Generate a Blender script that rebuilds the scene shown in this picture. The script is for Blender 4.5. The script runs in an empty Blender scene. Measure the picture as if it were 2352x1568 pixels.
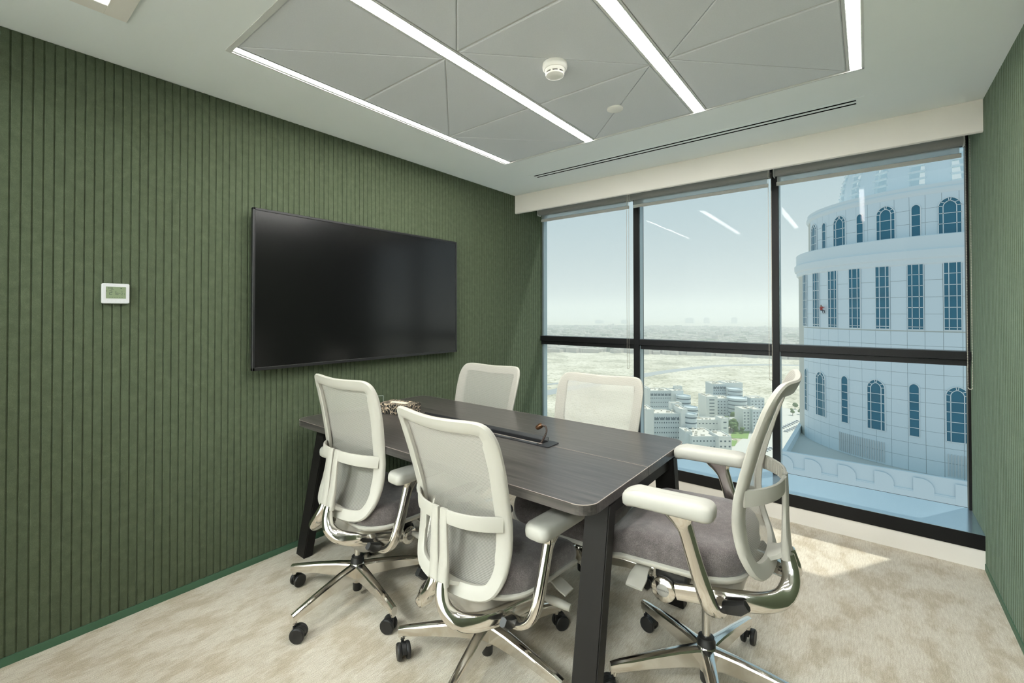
import bpy, bmesh, math, random
from mathutils import Vector, Matrix
random.seed(7)
PI = math.pi
SC = bpy.context.scene
COL = SC.collection

# ---------------------------------------------------------------- camera
F_PX, CX, CY = 1029.17, 1160.97, 707.47
YAW, PITCH, ROLL = 0.6791, 0.0106, -0.0008
CAM = Vector((2.520, -0.7612, 1.320))
fw = Vector((-math.sin(YAW) * math.cos(PITCH), math.cos(YAW) * math.cos(PITCH), math.sin(PITCH)))
rt0 = Vector((math.cos(YAW), math.sin(YAW), 0))
up0 = rt0.cross(fw)
rt = math.cos(ROLL) * rt0 + math.sin(ROLL) * up0
up = -math.sin(ROLL) * rt0 + math.cos(ROLL) * up0
cam_d = bpy.data.cameras.new('camera')
cam = bpy.data.objects.new('camera', cam_d)
COL.objects.link(cam)
cam.matrix_world = Matrix(((rt.x, up.x, -fw.x, CAM.x), (rt.y, up.y, -fw.y, CAM.y), (rt.z, up.z, -fw.z, CAM.z), (0, 0, 0, 1)))
cam_d.sensor_width = 36.0
cam_d.lens = F_PX * 36.0 / 2352.0
cam_d.shift_x = -(CX - 1176.0) / 2352.0
cam_d.shift_y = (CY - 784.0) / 2352.0
cam_d.clip_start = 0.05
cam_d.clip_end = 60000
SC.camera = cam

# ---------------------------------------------------------------- world, sun, exposure
SC.view_settings.view_transform = 'Standard'
SC.view_settings.look = 'None'
SC.view_settings.gamma = 1.0
SC.view_settings.use_curve_mapping = False
SC.view_settings.exposure = 0.0
SKY_STRENGTH = 0.74
wd = bpy.data.worlds.new('hazy_sky')
SC.world = wd
wd.use_nodes = True
nt = wd.node_tree
nt.nodes.clear()
tc = nt.nodes.new('ShaderNodeTexCoord')
sx = nt.nodes.new('ShaderNodeSeparateXYZ')
cr = nt.nodes.new('ShaderNodeValToRGB')
bg = nt.nodes.new('ShaderNodeBackground')
ow = nt.nodes.new('ShaderNodeOutputWorld')
nt.links.new(tc.outputs['Generated'], sx.inputs[0])
nt.links.new(sx.outputs['Z'], cr.inputs[0])
cr.color_ramp.elements[0].position = 0.0
cr.color_ramp.elements[0].color = (0.82, 0.87, 0.88, 1)
cr.color_ramp.elements[1].position = 0.75
cr.color_ramp.elements[1].color = (0.50, 0.72, 0.86, 1)
e = cr.color_ramp.elements.new(0.10); e.color = (0.74, 0.85, 0.88, 1)
e = cr.color_ramp.elements.new(0.38); e.color = (0.56, 0.77, 0.86, 1)
nt.links.new(cr.outputs[0], bg.inputs[0])
bg.inputs[1].default_value = SKY_STRENGTH
SC.cycles.volume_bounces = 4
SC.cycles.diffuse_bounces = 8
nt.links.new(bg.outputs[0], ow.inputs[0])

SUN_STRENGTH = 3.8
sd = bpy.data.lights.new('sun', 'SUN')
sd.energy = SUN_STRENGTH
sd.angle = math.radians(0.9)
sd.color = (1.0, 0.95, 0.86)
sun = bpy.data.objects.new('sun', sd)
COL.objects.link(sun)
sdir = Vector((-0.617, -1.0, -2.238)).normalized()
sun.rotation_euler = sdir.to_track_quat('-Z', 'Y').to_euler()
sun.location = (20, 40, 60)
LED = 82.0           # radiance of the ceiling light lines

# ---------------------------------------------------------------- materials
MATS = {}
def new_mat(name):
    m = bpy.data.materials.new(name); m.use_nodes = True
    MATS[name] = m
    n = m.node_tree.nodes
    return m, m.node_tree, n['Principled BSDF'], n['Material Output']

def pbr(name, col, rough=0.5, metal=0.0, spec=0.5, noise=None, bump=None, coat=0.0, ior=None):
    """noise=(scale, amount) varies the colour, bump=(scale, strength)"""
    m, t, b, o = new_mat(name)
    b.inputs['Base Color'].default_value = (*col, 1)
    b.inputs['Roughness'].default_value = rough
    b.inputs['Metallic'].default_value = metal
    b.inputs['Specular IOR Level'].default_value = spec
    b.inputs['Coat Weight'].default_value = coat
    if ior: b.inputs['IOR'].default_value = ior
    if noise or bump:
        c = t.nodes.new('ShaderNodeTexCoord')
    if noise:
        nz = t.nodes.new('ShaderNodeTexNoise'); nz.inputs['Scale'].default_value = noise[0]; nz.inputs['Detail'].default_value = 5
        t.links.new(c.outputs['Object'], nz.inputs['Vector'])
        mx = t.nodes.new('ShaderNodeMix'); mx.data_type = 'RGBA'
        a = noise[1]
        mx.inputs['A'].default_value = (*[max(0, x * (1 - a)) for x in col], 1)
        mx.inputs['B'].default_value = (*[min(1, x * (1 + a)) for x in col], 1)
        t.links.new(nz.outputs['Fac'], mx.inputs['Factor'])
        t.links.new(mx.outputs['Result'], b.inputs['Base Color'])
    if bump:
        nb = t.nodes.new('ShaderNodeTexNoise'); nb.inputs['Scale'].default_value = bump[0]; nb.inputs['Detail'].default_value = 3
        t.links.new(c.outputs['Object'], nb.inputs['Vector'])
        bp = t.nodes.new('ShaderNodeBump'); bp.inputs['Strength'].default_value = bump[1]; bp.inputs['Distance'].default_value = 0.002
        t.links.new(nb.outputs['Fac'], bp.inputs['Height'])
        t.links.new(bp.outputs['Normal'], b.inputs['Normal'])
    return m

def emit(name, col, s):
    m, t, b, o = new_mat(name)
    b.inputs['Base Color'].default_value = (0.8, 0.8, 0.8, 1)
    b.inputs['Emission Color'].default_value = (*col, 1)
    b.inputs['Emission Strength'].default_value = s
    return m

def ramp2(t, fac, stops):
    r = t.nodes.new('ShaderNodeValToRGB')
    els = r.color_ramp.elements
    while len(els) < len(stops): els.new(0.5)
    for el, (p, c) in zip(els, stops):
        el.position = p; el.color = (*c, 1)
    t.links.new(fac, r.inputs[0])
    return r.outputs[0]

def felt(name, dark, mid, light):
    m, t, b, o = new_mat(name)
    c = t.nodes.new('ShaderNodeTexCoord')
    geo = t.nodes.new('ShaderNodeNewGeometry')
    w = t.nodes.new('ShaderNodeTexNoise'); w.inputs['Scale'].default_value = 30; w.inputs['Detail'].default_value = 4
    t.links.new(geo.outputs['Position'], w.inputs['Vector'])
    n1 = t.nodes.new('ShaderNodeTexNoise'); n1.inputs['Scale'].default_value = 260; n1.inputs['Detail'].default_value = 6; n1.inputs['Roughness'].default_value = 0.7
    n1.inputs['Distortion'].default_value = 2.5
    t.links.new(geo.outputs['Position'], n1.inputs['Vector'])
    ad = t.nodes.new('ShaderNodeMath'); ad.operation = 'MULTIPLY_ADD'
    t.links.new(w.outputs['Fac'], ad.inputs[0]); ad.inputs[1].default_value = 0.35
    t.links.new(n1.outputs['Fac'], ad.inputs[2])
    col = ramp2(t, ad.outputs[0], [(0.45, dark), (0.68, mid), (0.92, light)])
    t.links.new(col, b.inputs['Base Color'])
    b.inputs['Roughness'].default_value = 0.95
    b.inputs['Specular IOR Level'].default_value = 0.15
    b.inputs['Sheen Weight'].default_value = 0.25; b.inputs['Sheen Roughness'].default_value = 0.4; b.inputs['Sheen Tint'].default_value = (0.6, 0.85, 0.7, 1)
    bp = t.nodes.new('ShaderNodeBump'); bp.inputs['Strength'].default_value = 0.35; bp.inputs['Distance'].default_value = 0.001
    t.links.new(n1.outputs['Fac'], bp.inputs['Height']); t.links.new(bp.outputs['Normal'], b.inputs['Normal'])
    return m

felt('felt_green', (0.050, 0.063, 0.037), (0.072, 0.091, 0.054), (0.122, 0.148, 0.093))
pbr('baseboard_green', (0.045, 0.115, 0.065), 0.55)
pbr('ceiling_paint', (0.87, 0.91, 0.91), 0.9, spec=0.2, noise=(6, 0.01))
pbr('soffit_paint', (0.80, 0.77, 0.72), 0.85, spec=0.2)
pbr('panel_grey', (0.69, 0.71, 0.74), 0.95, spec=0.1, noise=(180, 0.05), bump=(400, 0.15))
pbr('panel_back', (0.60, 0.60, 0.59), 0.9)
pbr('trim_metal', (0.62, 0.63, 0.61), 0.5, spec=0.4)
pbr('white_wall', (0.85, 0.85, 0.84), 0.9)
pbr('frame_black', (0.006, 0.006, 0.0065), 0.42, spec=0.25)
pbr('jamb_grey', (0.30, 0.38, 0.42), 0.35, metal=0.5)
pbr('black_void', (0.004, 0.004, 0.004), 0.9, spec=0.0)
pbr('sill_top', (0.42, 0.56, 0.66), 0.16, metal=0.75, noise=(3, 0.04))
pbr('blind_fascia', (0.28, 0.28, 0.27), 0.6)
pbr('blind_bar', (0.55, 0.55, 0.53), 0.5)
pbr('chain_metal', (0.55, 0.50, 0.42), 0.35, metal=0.8)
pbr('white_plastic', (0.56, 0.57, 0.58), 0.35)
pbr('detector_plastic', (0.82, 0.81, 0.76), 0.4)
pbr('lcd', (0.20, 0.25, 0.155), 0.25)
pbr('lcd_ink', (0.035, 0.055, 0.04), 0.5)
pbr('grey_print', (0.45, 0.46, 0.46), 0.5)
pbr('tv_bezel', (0.010, 0.010, 0.011), 0.35)
pbr('tv_screen', (0.003, 0.003, 0.0035), 0.18, spec=0.52)
pbr('table_metal', (0.010, 0.009, 0.008), 0.5, spec=0.22)
pbr('edge_line', (0.33, 0.28, 0.25), 0.4)
pbr('socket_black', (0.012, 0.012, 0.013), 0.4)
pbr('socket_grey', (0.06, 0.065, 0.07), 0.45)
pbr('cable', (0.05, 0.035, 0.028), 0.4)
pbr('copper_plug', (0.12, 0.06, 0.03), 0.3, metal=0.8)
pbr('tissue_cream', (0.80, 0.68, 0.52), 0.6)
pbr('chair_plastic', (0.395, 0.38, 0.335), 0.45, spec=0.4)
pbr('arm_pad', (0.37, 0.36, 0.32), 0.5, spec=0.35)
pbr('chrome', (0.80, 0.77, 0.73), 0.13, metal=1.0)
pbr('chrome_satin', (0.62, 0.60, 0.57), 0.25, metal=1.0)
pbr('disc_grey', (0.30, 0.29, 0.27), 0.45, metal=0.3)
pbr('disc_ink', (0.06, 0.06, 0.06), 0.5)
pbr('mech_grey', (0.42, 0.40, 0.36), 0.35, metal=0.4)
pbr('black_plastic', (0.010, 0.010, 0.010), 0.4, spec=0.5)
pbr('acrylic_edge', (0.75, 0.85, 0.80), 0.2)

# carpet
m, t, b, o = new_mat('carpet')
geo = t.nodes.new('ShaderNodeNewGeometry')
mp = t.nodes.new('ShaderNodeMapping'); mp.inputs['Scale'].default_value = (9.0, 1.0, 1.0); mp.inputs['Rotation'].default_value = (0, 0, 0)
t.links.new(geo.outputs['Position'], mp.inputs['Vector'])
n1 = t.nodes.new('ShaderNodeTexNoise'); n1.inputs['Scale'].default_value = 20; n1.inputs['Detail'].default_value = 6; n1.inputs['Roughness'].default_value = 0.72
t.links.new(mp.outputs[0], n1.inputs['Vector'])
mp2 = t.nodes.new('ShaderNodeMapping'); mp2.inputs['Scale'].default_value = (5.0, 2.6, 1.0)
t.links.new(geo.outputs['Position'], mp2.inputs['Vector'])
n2 = t.nodes.new('ShaderNodeTexNoise'); n2.inputs['Scale'].default_value = 2.1; n2.inputs['Detail'].default_value = 5; n2.inputs['Roughness'].default_value = 0.6
t.links.new(mp2.outputs[0], n2.inputs['Vector'])
n3 = t.nodes.new('ShaderNodeTexNoise'); n3.inputs['Scale'].default_value = 420; n3.inputs['Detail'].default_value = 2
t.links.new(geo.outputs['Position'], n3.inputs['Vector'])
patch = ramp2(t, n2.outputs['Fac'], [(0.46, (0, 0, 0)), (0.60, (1, 1, 1))])
streak = ramp2(t, n1.outputs['Fac'], [(0.34, (0.54, 0.48, 0.39)), (0.5, (0.64, 0.58, 0.48)), (0.66, (0.73, 0.68, 0.58))])
tuft = ramp2(t, n3.outputs['Fac'], [(0.3, (0.62, 0.62, 0.62)), (0.6, (1, 1, 1))])
mx = t.nodes.new('ShaderNodeMix'); mx.data_type = 'RGBA'; mx.blend_type = 'MULTIPLY'; mx.inputs['Factor'].default_value = 1
t.links.new(streak, mx.inputs['A']); t.links.new(tuft, mx.inputs['B'])
mx2 = t.nodes.new('ShaderNodeMix'); mx2.data_type = 'RGBA'; mx2.blend_type = 'MULTIPLY'
mx2.inputs['B'].default_value = (0.80, 0.76, 0.70, 1)
t.links.new(patch, mx2.inputs['Factor']); t.links.new(mx.outputs['Result'], mx2.inputs['A'])
t.links.new(mx2.outputs['Result'], b.inputs['Base Color'])
b.inputs['Roughness'].default_value = 1.0; b.inputs['Specular IOR Level'].default_value = 0.05
b.inputs['Sheen Weight'].default_value = 0.15
bp = t.nodes.new('ShaderNodeBump'); bp.inputs['Strength'].default_value = 0.6; bp.inputs['Distance'].default_value = 0.004
t.links.new(n3.outputs['Fac'], bp.inputs['Height']); t.links.new(bp.outputs['Normal'], b.inputs['Normal'])

# dark wood laminate, grain along X
m, t, b, o = new_mat('dark_wood')
geo = t.nodes.new('ShaderNodeNewGeometry')
mp = t.nodes.new('ShaderNodeMapping'); mp.inputs['Scale'].default_value = (1.2, 26.0, 26.0)
t.links.new(geo.outputs['Position'], mp.inputs['Vector'])
n1 = t.nodes.new('ShaderNodeTexNoise'); n1.inputs['Scale'].default_value = 2.6; n1.inputs['Detail'].default_value = 8; n1.inputs['Roughness'].default_value = 0.68; n1.inputs['Distortion'].default_value = 0.3
t.links.new(mp.outputs[0], n1.inputs['Vector'])
col = ramp2(t, n1.outputs['Fac'], [(0.30, (0.020, 0.018, 0.017)), (0.5, (0.046, 0.041, 0.038)), (0.72, (0.092, 0.082, 0.075))])
t.links.new(col, b.inputs['Base Color'])
b.inputs['Roughness'].default_value = 0.30; b.inputs['Specular IOR Level'].default_value = 0.65
bp = t.nodes.new('ShaderNodeBump'); bp.inputs['Strength'].default_value = 0.12; bp.inputs['Distance'].default_value = 0.0008
t.links.new(n1.outputs['Fac'], bp.inputs['Height']); t.links.new(bp.outputs['Normal'], b.inputs['Normal'])

# seat fabric: grey-brown melange
m, t, b, o = new_mat('seat_fabric')
c = t.nodes.new('ShaderNodeTexCoord')
n1 = t.nodes.new('ShaderNodeTexNoise'); n1.inputs['Scale'].default_value = 420; n1.inputs['Detail'].default_value = 3
t.links.new(c.outputs['Object'], n1.inputs['Vector'])
n2 = t.nodes.new('ShaderNodeTexNoise'); n2.inputs['Scale'].default_value = 40; n2.inputs['Detail'].default_value = 4
t.links.new(c.outputs['Object'], n2.inputs['Vector'])
ad = t.nodes.new('ShaderNodeMath'); ad.operation = 'MULTIPLY_ADD'; ad.inputs[1].default_value = 0.4
t.links.new(n2.outputs['Fac'], ad.inputs[0]); t.links.new(n1.outputs['Fac'], ad.inputs[2])
col = ramp2(t, ad.outputs[0], [(0.45, (0.062, 0.054, 0.054)), (0.7, (0.102, 0.088, 0.086)), (0.92, (0.165, 0.144, 0.139))])
t.links.new(col, b.inputs['Base Color'])
b.inputs['Roughness'].default_value = 0.95; b.inputs['Specular IOR Level'].default_value = 0.1; b.inputs['Sheen Weight'].default_value = 0.25
bp = t.nodes.new('ShaderNodeBump'); bp.inputs['Strength'].default_value = 0.3; bp.inputs['Distance'].default_value = 0.001
t.links.new(n1.outputs['Fac'], bp.inputs['Height']); t.links.new(bp.outputs['Normal'], b.inputs['Normal'])

# woven back mesh: open weave lets a share of the light through
m, t, b, o = new_mat('back_mesh')
c = t.nodes.new('ShaderNodeTexCoord')
wv = t.nodes.new('ShaderNodeTexWave'); wv.wave_type = 'BANDS'; wv.bands_direction = 'X'; wv.inputs['Scale'].default_value = 105
wv.inputs['Distortion'].default_value = 0.6
t.links.new(c.outputs['Object'], wv.inputs['Vector'])
wz = t.nodes.new('ShaderNodeTexWave'); wz.wave_type = 'BANDS'; wz.bands_direction = 'Z'; wz.inputs['Scale'].default_value = 70
t.links.new(c.outputs['Object'], wz.inputs['Vector'])
mu = t.nodes.new('ShaderNodeMath'); mu.operation = 'MULTIPLY'
t.links.new(wv.outputs['Fac'], mu.inputs[0]); t.links.new(wz.outputs['Fac'], mu.inputs[1])
b.inputs['Base Color'].default_value = (0.45, 0.435, 0.395, 1)
b.inputs['Roughness'].default_value = 0.8; b.inputs['Specular IOR Level'].default_value = 0.2
tl = t.nodes.new('ShaderNodeBsdfTranslucent'); tl.inputs[0].default_value = (0.7, 0.68, 0.6, 1)
ms = t.nodes.new('ShaderNodeMixShader'); ms.inputs[0].default_value = 0.3
t.links.new(b.outputs[0], ms.inputs[1]); t.links.new(tl.outputs[0], ms.inputs[2])
tr = t.nodes.new('ShaderNodeBsdfTransparent')
rg = t.nodes.new('ShaderNodeMapRange'); rg.inputs['From Min'].default_value = 0.0; rg.inputs['From Max'].default_value = 1.0
rg.inputs['To Min'].default_value = 0.22; rg.inputs['To Max'].default_value = 0.80
t.links.new(mu.outputs[0], rg.inputs['Value'])
ms2 = t.nodes.new('ShaderNodeMixShader')
t.links.new(rg.outputs[0], ms2.inputs[0]); t.links.new(ms.outputs[0], ms2.inputs[1]); t.links.new(tr.outputs[0], ms2.inputs[2])
t.links.new(ms2.outputs[0], o.inputs[0])

# window glass: clear tinted sheet with Fresnel reflection
def glass(name, tint, refl):
    m, t, b, o = new_mat(name)
    t.nodes.remove(b)
    tr = t.nodes.new('ShaderNodeBsdfTransparent'); tr.inputs[0].default_value = (*tint, 1)
    gl = t.nodes.new('ShaderNodeBsdfGlossy'); gl.inputs['Roughness'].default_value = 0.0
    fr = t.nodes.new('ShaderNodeFresnel'); fr.inputs[0].default_value = 1.35
    mu = t.nodes.new('ShaderNodeMath'); mu.operation = 'MULTIPLY'; mu.inputs[1].default_value = refl
    t.links.new(fr.outputs[0], mu.inputs[0])
    ms = t.nodes.new('ShaderNodeMixShader')
    t.links.new(mu.outputs[0], ms.inputs[0]); t.links.new(tr.outputs[0], ms.inputs[1]); t.links.new(gl.outputs[0], ms.inputs[2])
    t.links.new(ms.outputs[0], o.inputs[0])
    return m
glass('window_glass', (0.90, 0.965, 0.97), 0.26)
glass('acrylic', (0.95, 0.97, 0.96), 1.0)

# translucent blind fabric
m, t, b, o = new_mat('blind_fabric')
b.inputs['Base Color'].default_value = (0.55, 0.57, 0.56, 1); b.inputs['Roughness'].default_value = 0.9
tr = t.nodes.new('ShaderNodeBsdfTransparent'); tr.inputs[0].default_value = (0.85, 0.9, 0.92, 1)
ms = t.nodes.new('ShaderNodeMixShader'); ms.inputs[0].default_value = 0.55
t.links.new(b.outputs[0], ms.inputs[1]); t.links.new(tr.outputs[0], ms.inputs[2]); t.links.new(ms.outputs[0], o.inputs[0])

# black and cream leaf print of the tissue box
m, t, b, o = new_mat('leaf_print')
c = t.nodes.new('ShaderNodeTexCoord')
mp = t.nodes.new('ShaderNodeMapping'); mp.inputs['Scale'].default_value = (1, 1, 0.8)
t.links.new(c.outputs['Object'], mp.inputs['Vector'])
nz = t.nodes.new('ShaderNodeTexNoise'); nz.inputs['Scale'].default_value = 30
t.links.new(mp.outputs[0], nz.inputs['Vector'])
va = t.nodes.new('ShaderNodeMixRGB'); va.inputs[0].default_value = 0.06
t.links.new(mp.outputs[0], va.inputs[1]); t.links.new(nz.outputs['Color'], va.inputs[2])
vo = t.nodes.new('ShaderNodeTexVoronoi'); vo.feature = 'DISTANCE_TO_EDGE'; vo.inputs['Scale'].default_value = 46
t.links.new(va.outputs[0], vo.inputs['Vector'])
col = ramp2(t, vo.outputs['Distance'], [(0.045, (0.62, 0.50, 0.36)), (0.062, (0.012, 0.011, 0.010))])
t.links.new(col, b.inputs['Base Color']); b.inputs['Roughness'].default_value = 0.5

emit('led_white', (1.0, 0.985, 0.94), LED)
emit('downlight', (0.92, 0.97, 1.0), 2.5)
emit('corridor_fill_glow', (0.94, 1.0, 1.0), 108.0)  # glow of the added fill lights behind the viewer

# outdoors
pbr('tower_clad', (0.76, 0.84, 0.88), 0.6, noise=(0.25, 0.03))
pbr('tower_joint', (0.66, 0.66, 0.60), 0.8)
pbr('tower_trim', (0.78, 0.84, 0.86), 0.6)
pbr('tower_frame', (0.80, 0.84, 0.85), 0.5)
pbr('tower_glass', (0.025, 0.17, 0.26), 0.12, spec=0.6, noise=(0.35, 0.35))
pbr('louvre_white', (0.66, 0.68, 0.68), 0.6)
pbr('terrace_floor', (0.62, 0.63, 0.60), 0.8)
pbr('city_wall', (0.60, 0.66, 0.68), 0.8, noise=(0.05, 0.05))
pbr('city_wall_light', (0.74, 0.76, 0.74), 0.8)
pbr('city_roof', (0.70, 0.66, 0.58), 0.9, noise=(0.3, 0.2))
pbr('city_window', (0.10, 0.15, 0.18), 0.3)
pbr('road', (0.36, 0.38, 0.38), 0.9)
pbr('street_paving', (0.62, 0.60, 0.54), 0.9)
pbr('lawn', (0.22, 0.34, 0.10), 0.95)
pbr('leaves', (0.13, 0.20, 0.07), 0.9, noise=(0.4, 0.4))
pbr('trunk', (0.20, 0.14, 0.09), 0.9)
pbr('car_white', (0.75, 0.76, 0.77), 0.3)
pbr('car_glass', (0.03, 0.04, 0.05), 0.15)
pbr('suburb', (0.50, 0.46, 0.40), 0.9, noise=(0.004, 0.35))
pbr('suburb_green', (0.20, 0.24, 0.15), 0.9, noise=(0.004, 0.35))
pbr('far_tower', (0.46, 0.50, 0.52), 0.8)
m, t, b, o = new_mat('desert')
geo = t.nodes.new('ShaderNodeNewGeometry')
n1 = t.nodes.new('ShaderNodeTexNoise'); n1.inputs['Scale'].default_value = 0.012; n1.inputs['Detail'].default_value = 9; n1.inputs['Roughness'].default_value = 0.66
t.links.new(geo.outputs['Position'], n1.inputs['Vector'])
n2 = t.nodes.new('ShaderNodeTexNoise'); n2.inputs['Scale'].default_value = 0.16; n2.inputs['Detail'].default_value = 6; n2.inputs['Roughness'].default_value = 0.7
t.links.new(geo.outputs['Position'], n2.inputs['Vector'])
sand = ramp2(t, n1.outputs['Fac'], [(0.36, (0.42, 0.40, 0.31)), (0.47, (0.58, 0.54, 0.43)), (0.58, (0.72, 0.67, 0.56))])
scrub = ramp2(t, n2.outputs['Fac'], [(0.40, (0.36, 0.38, 0.26)), (0.47, (1, 1, 1))])
mx = t.nodes.new('ShaderNodeMix'); mx.data_type = 'RGBA'; mx.blend_type = 'MULTIPLY'; mx.inputs['Factor'].default_value = 0.75
t.links.new(sand, mx.inputs['A']); t.links.new(scrub, mx.inputs['B'])
t.links.new(mx.outputs['Result'], b.inputs['Base Color']); b.inputs['Roughness'].default_value = 1.0; b.inputs['Specular IOR Level'].default_value = 0.0

# ---------------------------------------------------------------- mesh helpers
def newbm(): return bmesh.new()

def mesh_of(name, bm, mat, smooth=False, angle=None):
    bmesh.ops.recalc_face_normals(bm, faces=bm.faces[:])
    me = bpy.data.meshes.new(name)
    if smooth:
        for f in bm.faces: f.smooth = True
        if angle is not None:
            lim = math.radians(angle)
            for ed in bm.edges:
                if len(ed.link_faces) == 2 and ed.calc_face_angle(0) > lim: ed.smooth = False
    bm.to_mesh(me); bm.free()
    me.materials.append(MATS[mat])
    return me

def put(name, me, parent=None, loc=(0, 0, 0), rot=(0, 0, 0), scale=None):
    o = bpy.data.objects.new(name, me)
    COL.objects.link(o)
    o.location = loc; o.rotation_euler = rot
    if scale: o.scale = scale
    if parent is not None: o.parent = parent
    return o

def obj(name, bm, mat, parent=None, loc=(0, 0, 0), rot=(0, 0, 0), smooth=False, angle=35):
    return put(name, mesh_of(name, bm, mat, smooth, angle), parent, loc, rot)

def tag(o, label, cat, group=None, kind=None):
    if label: o['label'] = label
    if cat: o['category'] = cat
    if group: o['group'] = group
    if kind: o['kind'] = kind
    return o

def struct(o, label=None):
    o['kind'] = 'structure'
    if label: o['label'] = label
    return o

def empty(name, loc=(0, 0, 0), rz=0):
    o = bpy.data.objects.new(name, None); COL.objects.link(o)
    o.location = loc; o.rotation_euler = (0, 0, rz); o.empty_display_size = 0.1
    return o

def box(bm, x0, x1, y0, y1, z0, z1, bev=0, seg=2, mat=None):
    vs = [bm.verts.new((x, y, z)) for x in (x0, x1) for y in (y0, y1) for z in (z0, z1)]
    idx = ((0, 1, 3, 2), (4, 6, 7, 5), (0, 4, 5, 1), (2, 3, 7, 6), (0, 2, 6, 4), (1, 5, 7, 3))
    fs = [bm.faces.new([vs[i] for i in q]) for q in idx]
    if mat is not None: bmesh.ops.transform(bm, matrix=mat, verts=vs)
    if bev:
        es = list({e for f in fs for e in f.edges})
        bmesh.ops.bevel(bm, geom=es, offset=bev, segments=seg, profile=0.5, affect='EDGES')
    return bm

def loft(bm, rings, closed=True, cap0=True, cap1=True):
    vr = [[bm.verts.new(p) for p in r] for r in rings]
    n = len(vr[0])
    for a, b2 in zip(vr, vr[1:]):
        for i in range(n if closed else n - 1):
            j = (i + 1) % n
            bm.faces.new((a[i], a[j], b2[j], b2[i]))
    if cap0 and closed: bm.faces.new(vr[0])
    if cap1 and closed: bm.faces.new(vr[-1])
    return vr

def lathe(bm, prof, n=24, centre=(0, 0), cap0=True, cap1=True):
    rings = [[(centre[0] + r * math.cos(2 * PI * i / n), centre[1] + r * math.sin(2 * PI * i / n), z) for i in range(n)] for r, z in prof]
    return loft(bm, rings, True, cap0, cap1)

def spline(pts, k=6, closed=False):
    P = [Vector(p) for p in pts]; out = []; n = len(P)
    rng = range(n) if closed else range(n - 1)
    for i in rng:
        if closed: p0, p1, p2, p3 = P[i - 1], P[i], P[(i + 1) % n], P[(i + 2) % n]
        else: p0, p1, p2, p3 = P[max(i - 1, 0)], P[i], P[i + 1], P[min(i + 2, n - 1)]
        for s in range(k):
            u = s / k
            out.append(0.5 * ((2 * p1) + (p2 - p0) * u + (2 * p0 - 5 * p1 + 4 * p2 - p3) * u * u + (3 * p1 - p0 - 3 * p2 + p3) * u ** 3))
    if not closed: out.append(P[-1])
    return out

def sweep(bm, pts, size, n=12, side=(1, 0, 0), expo=2.0, k=0):
    """pts: list of (x,y,z,a,b) or (x,y,z) ; a = half size along 'side', b = half size across"""
    if len(pts[0]) == 3: pts = [(*p, *size) for p in pts]
    if k:
        pos = spline([p[:3] for p in pts], k); ab = spline([(p[3], p[4], 0) for p in pts], k)
        pts = [(*q, s[0], s[1]) for q, s in zip(pos, ab)]
    rings = []; side = Vector(side)
    N = len(pts)
    for i, p in enumerate(pts):
        a = Vector(pts[max(i - 1, 0)][:3]); c = Vector(pts[min(i + 1, N - 1)][:3])
        tg = (c - a).normalized()
        s = side - tg * side.dot(tg)
        if s.length < 1e-4: s = tg.orthogonal()
        s.normalize(); u = tg.cross(s)
        ring = []
        for j in range(n):
            th = 2 * PI * j / n
            cs, sn = math.cos(th), math.sin(th)
            f = (abs(cs) ** expo + abs(sn) ** expo) ** (-1 / expo)
            ring.append(Vector(p[:3]) + s * (cs * f * p[3]) + u * (sn * f * p[4]))
        rings.append(ring)
    return loft(bm, rings)

def tube(bm, pts, r, n=8, k=0):
    return sweep(bm, pts, (r, r), n=n, side=(0.31, 0.17, 0.93), k=k)

def prism(bm, poly, z0, z1, mat=None):
    a = [bm.verts.new((x, y, z0)) for x, y in poly]; c = [bm.verts.new((x, y, z1)) for x, y in poly]
    n = len(poly)
    fs = [bm.faces.new(a[::-1]), bm.faces.new(c)]
    for i in range(n): fs.append(bm.faces.new((a[i], a[(i + 1) % n], c[(i + 1) % n], c[i])))
    if mat is not None: bmesh.ops.transform(bm, matrix=mat, verts=a + c)
    return fs

def rrect(x0, x1, y0, y1, r, seg=6, rs=None):
    rs = rs or (r, r, r, r)
    cs = ((x1, y1, 0, rs[0]), (x0, y1, 1, rs[1]), (x0, y0, 2, rs[2]), (x1, y0, 3, rs[3])); out = []
    for cx, cy, q, rr in cs:
        if rr < 1e-6:
            out.append((cx, cy)); continue
        ox = cx - rr * (1 if q in (0, 3) else -1); oy = cy - rr * (1 if q in (0, 1) else -1)
        for s in range(seg + 1):
            a = (q + s / seg) * PI / 2
            out.append((ox + rr * math.cos(a), oy + rr * math.sin(a)))
    return out

def mirror_x(bm):
    geom = bm.verts[:] + bm.edges[:] + bm.faces[:]
    d = bmesh.ops.duplicate(bm, geom=geom)
    vs = [g for g in d['geom'] if isinstance(g, bmesh.types.BMVert)]
    for v in vs: v.co.x *= -1
    return bm

# ================================================================ THE ROOM
W, H, YB = 2.983, 2.3974, -1.32
YG = 2.985                    # glass plane
YM = 2.90                     # front of the mullions
ZS, ZS2 = 0.178, 0.099        # sill top, lower edge of its black face
YS, YF = 2.50, 2.58           # pelmet board, front of the sill box
ZP = 2.2367

fl = struct(obj('floor', box(newbm(), -0.03, W + 0.03, YB, YF + 0.02, -0.06, 0.0), 'carpet'), 'beige streaked carpet')

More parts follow.
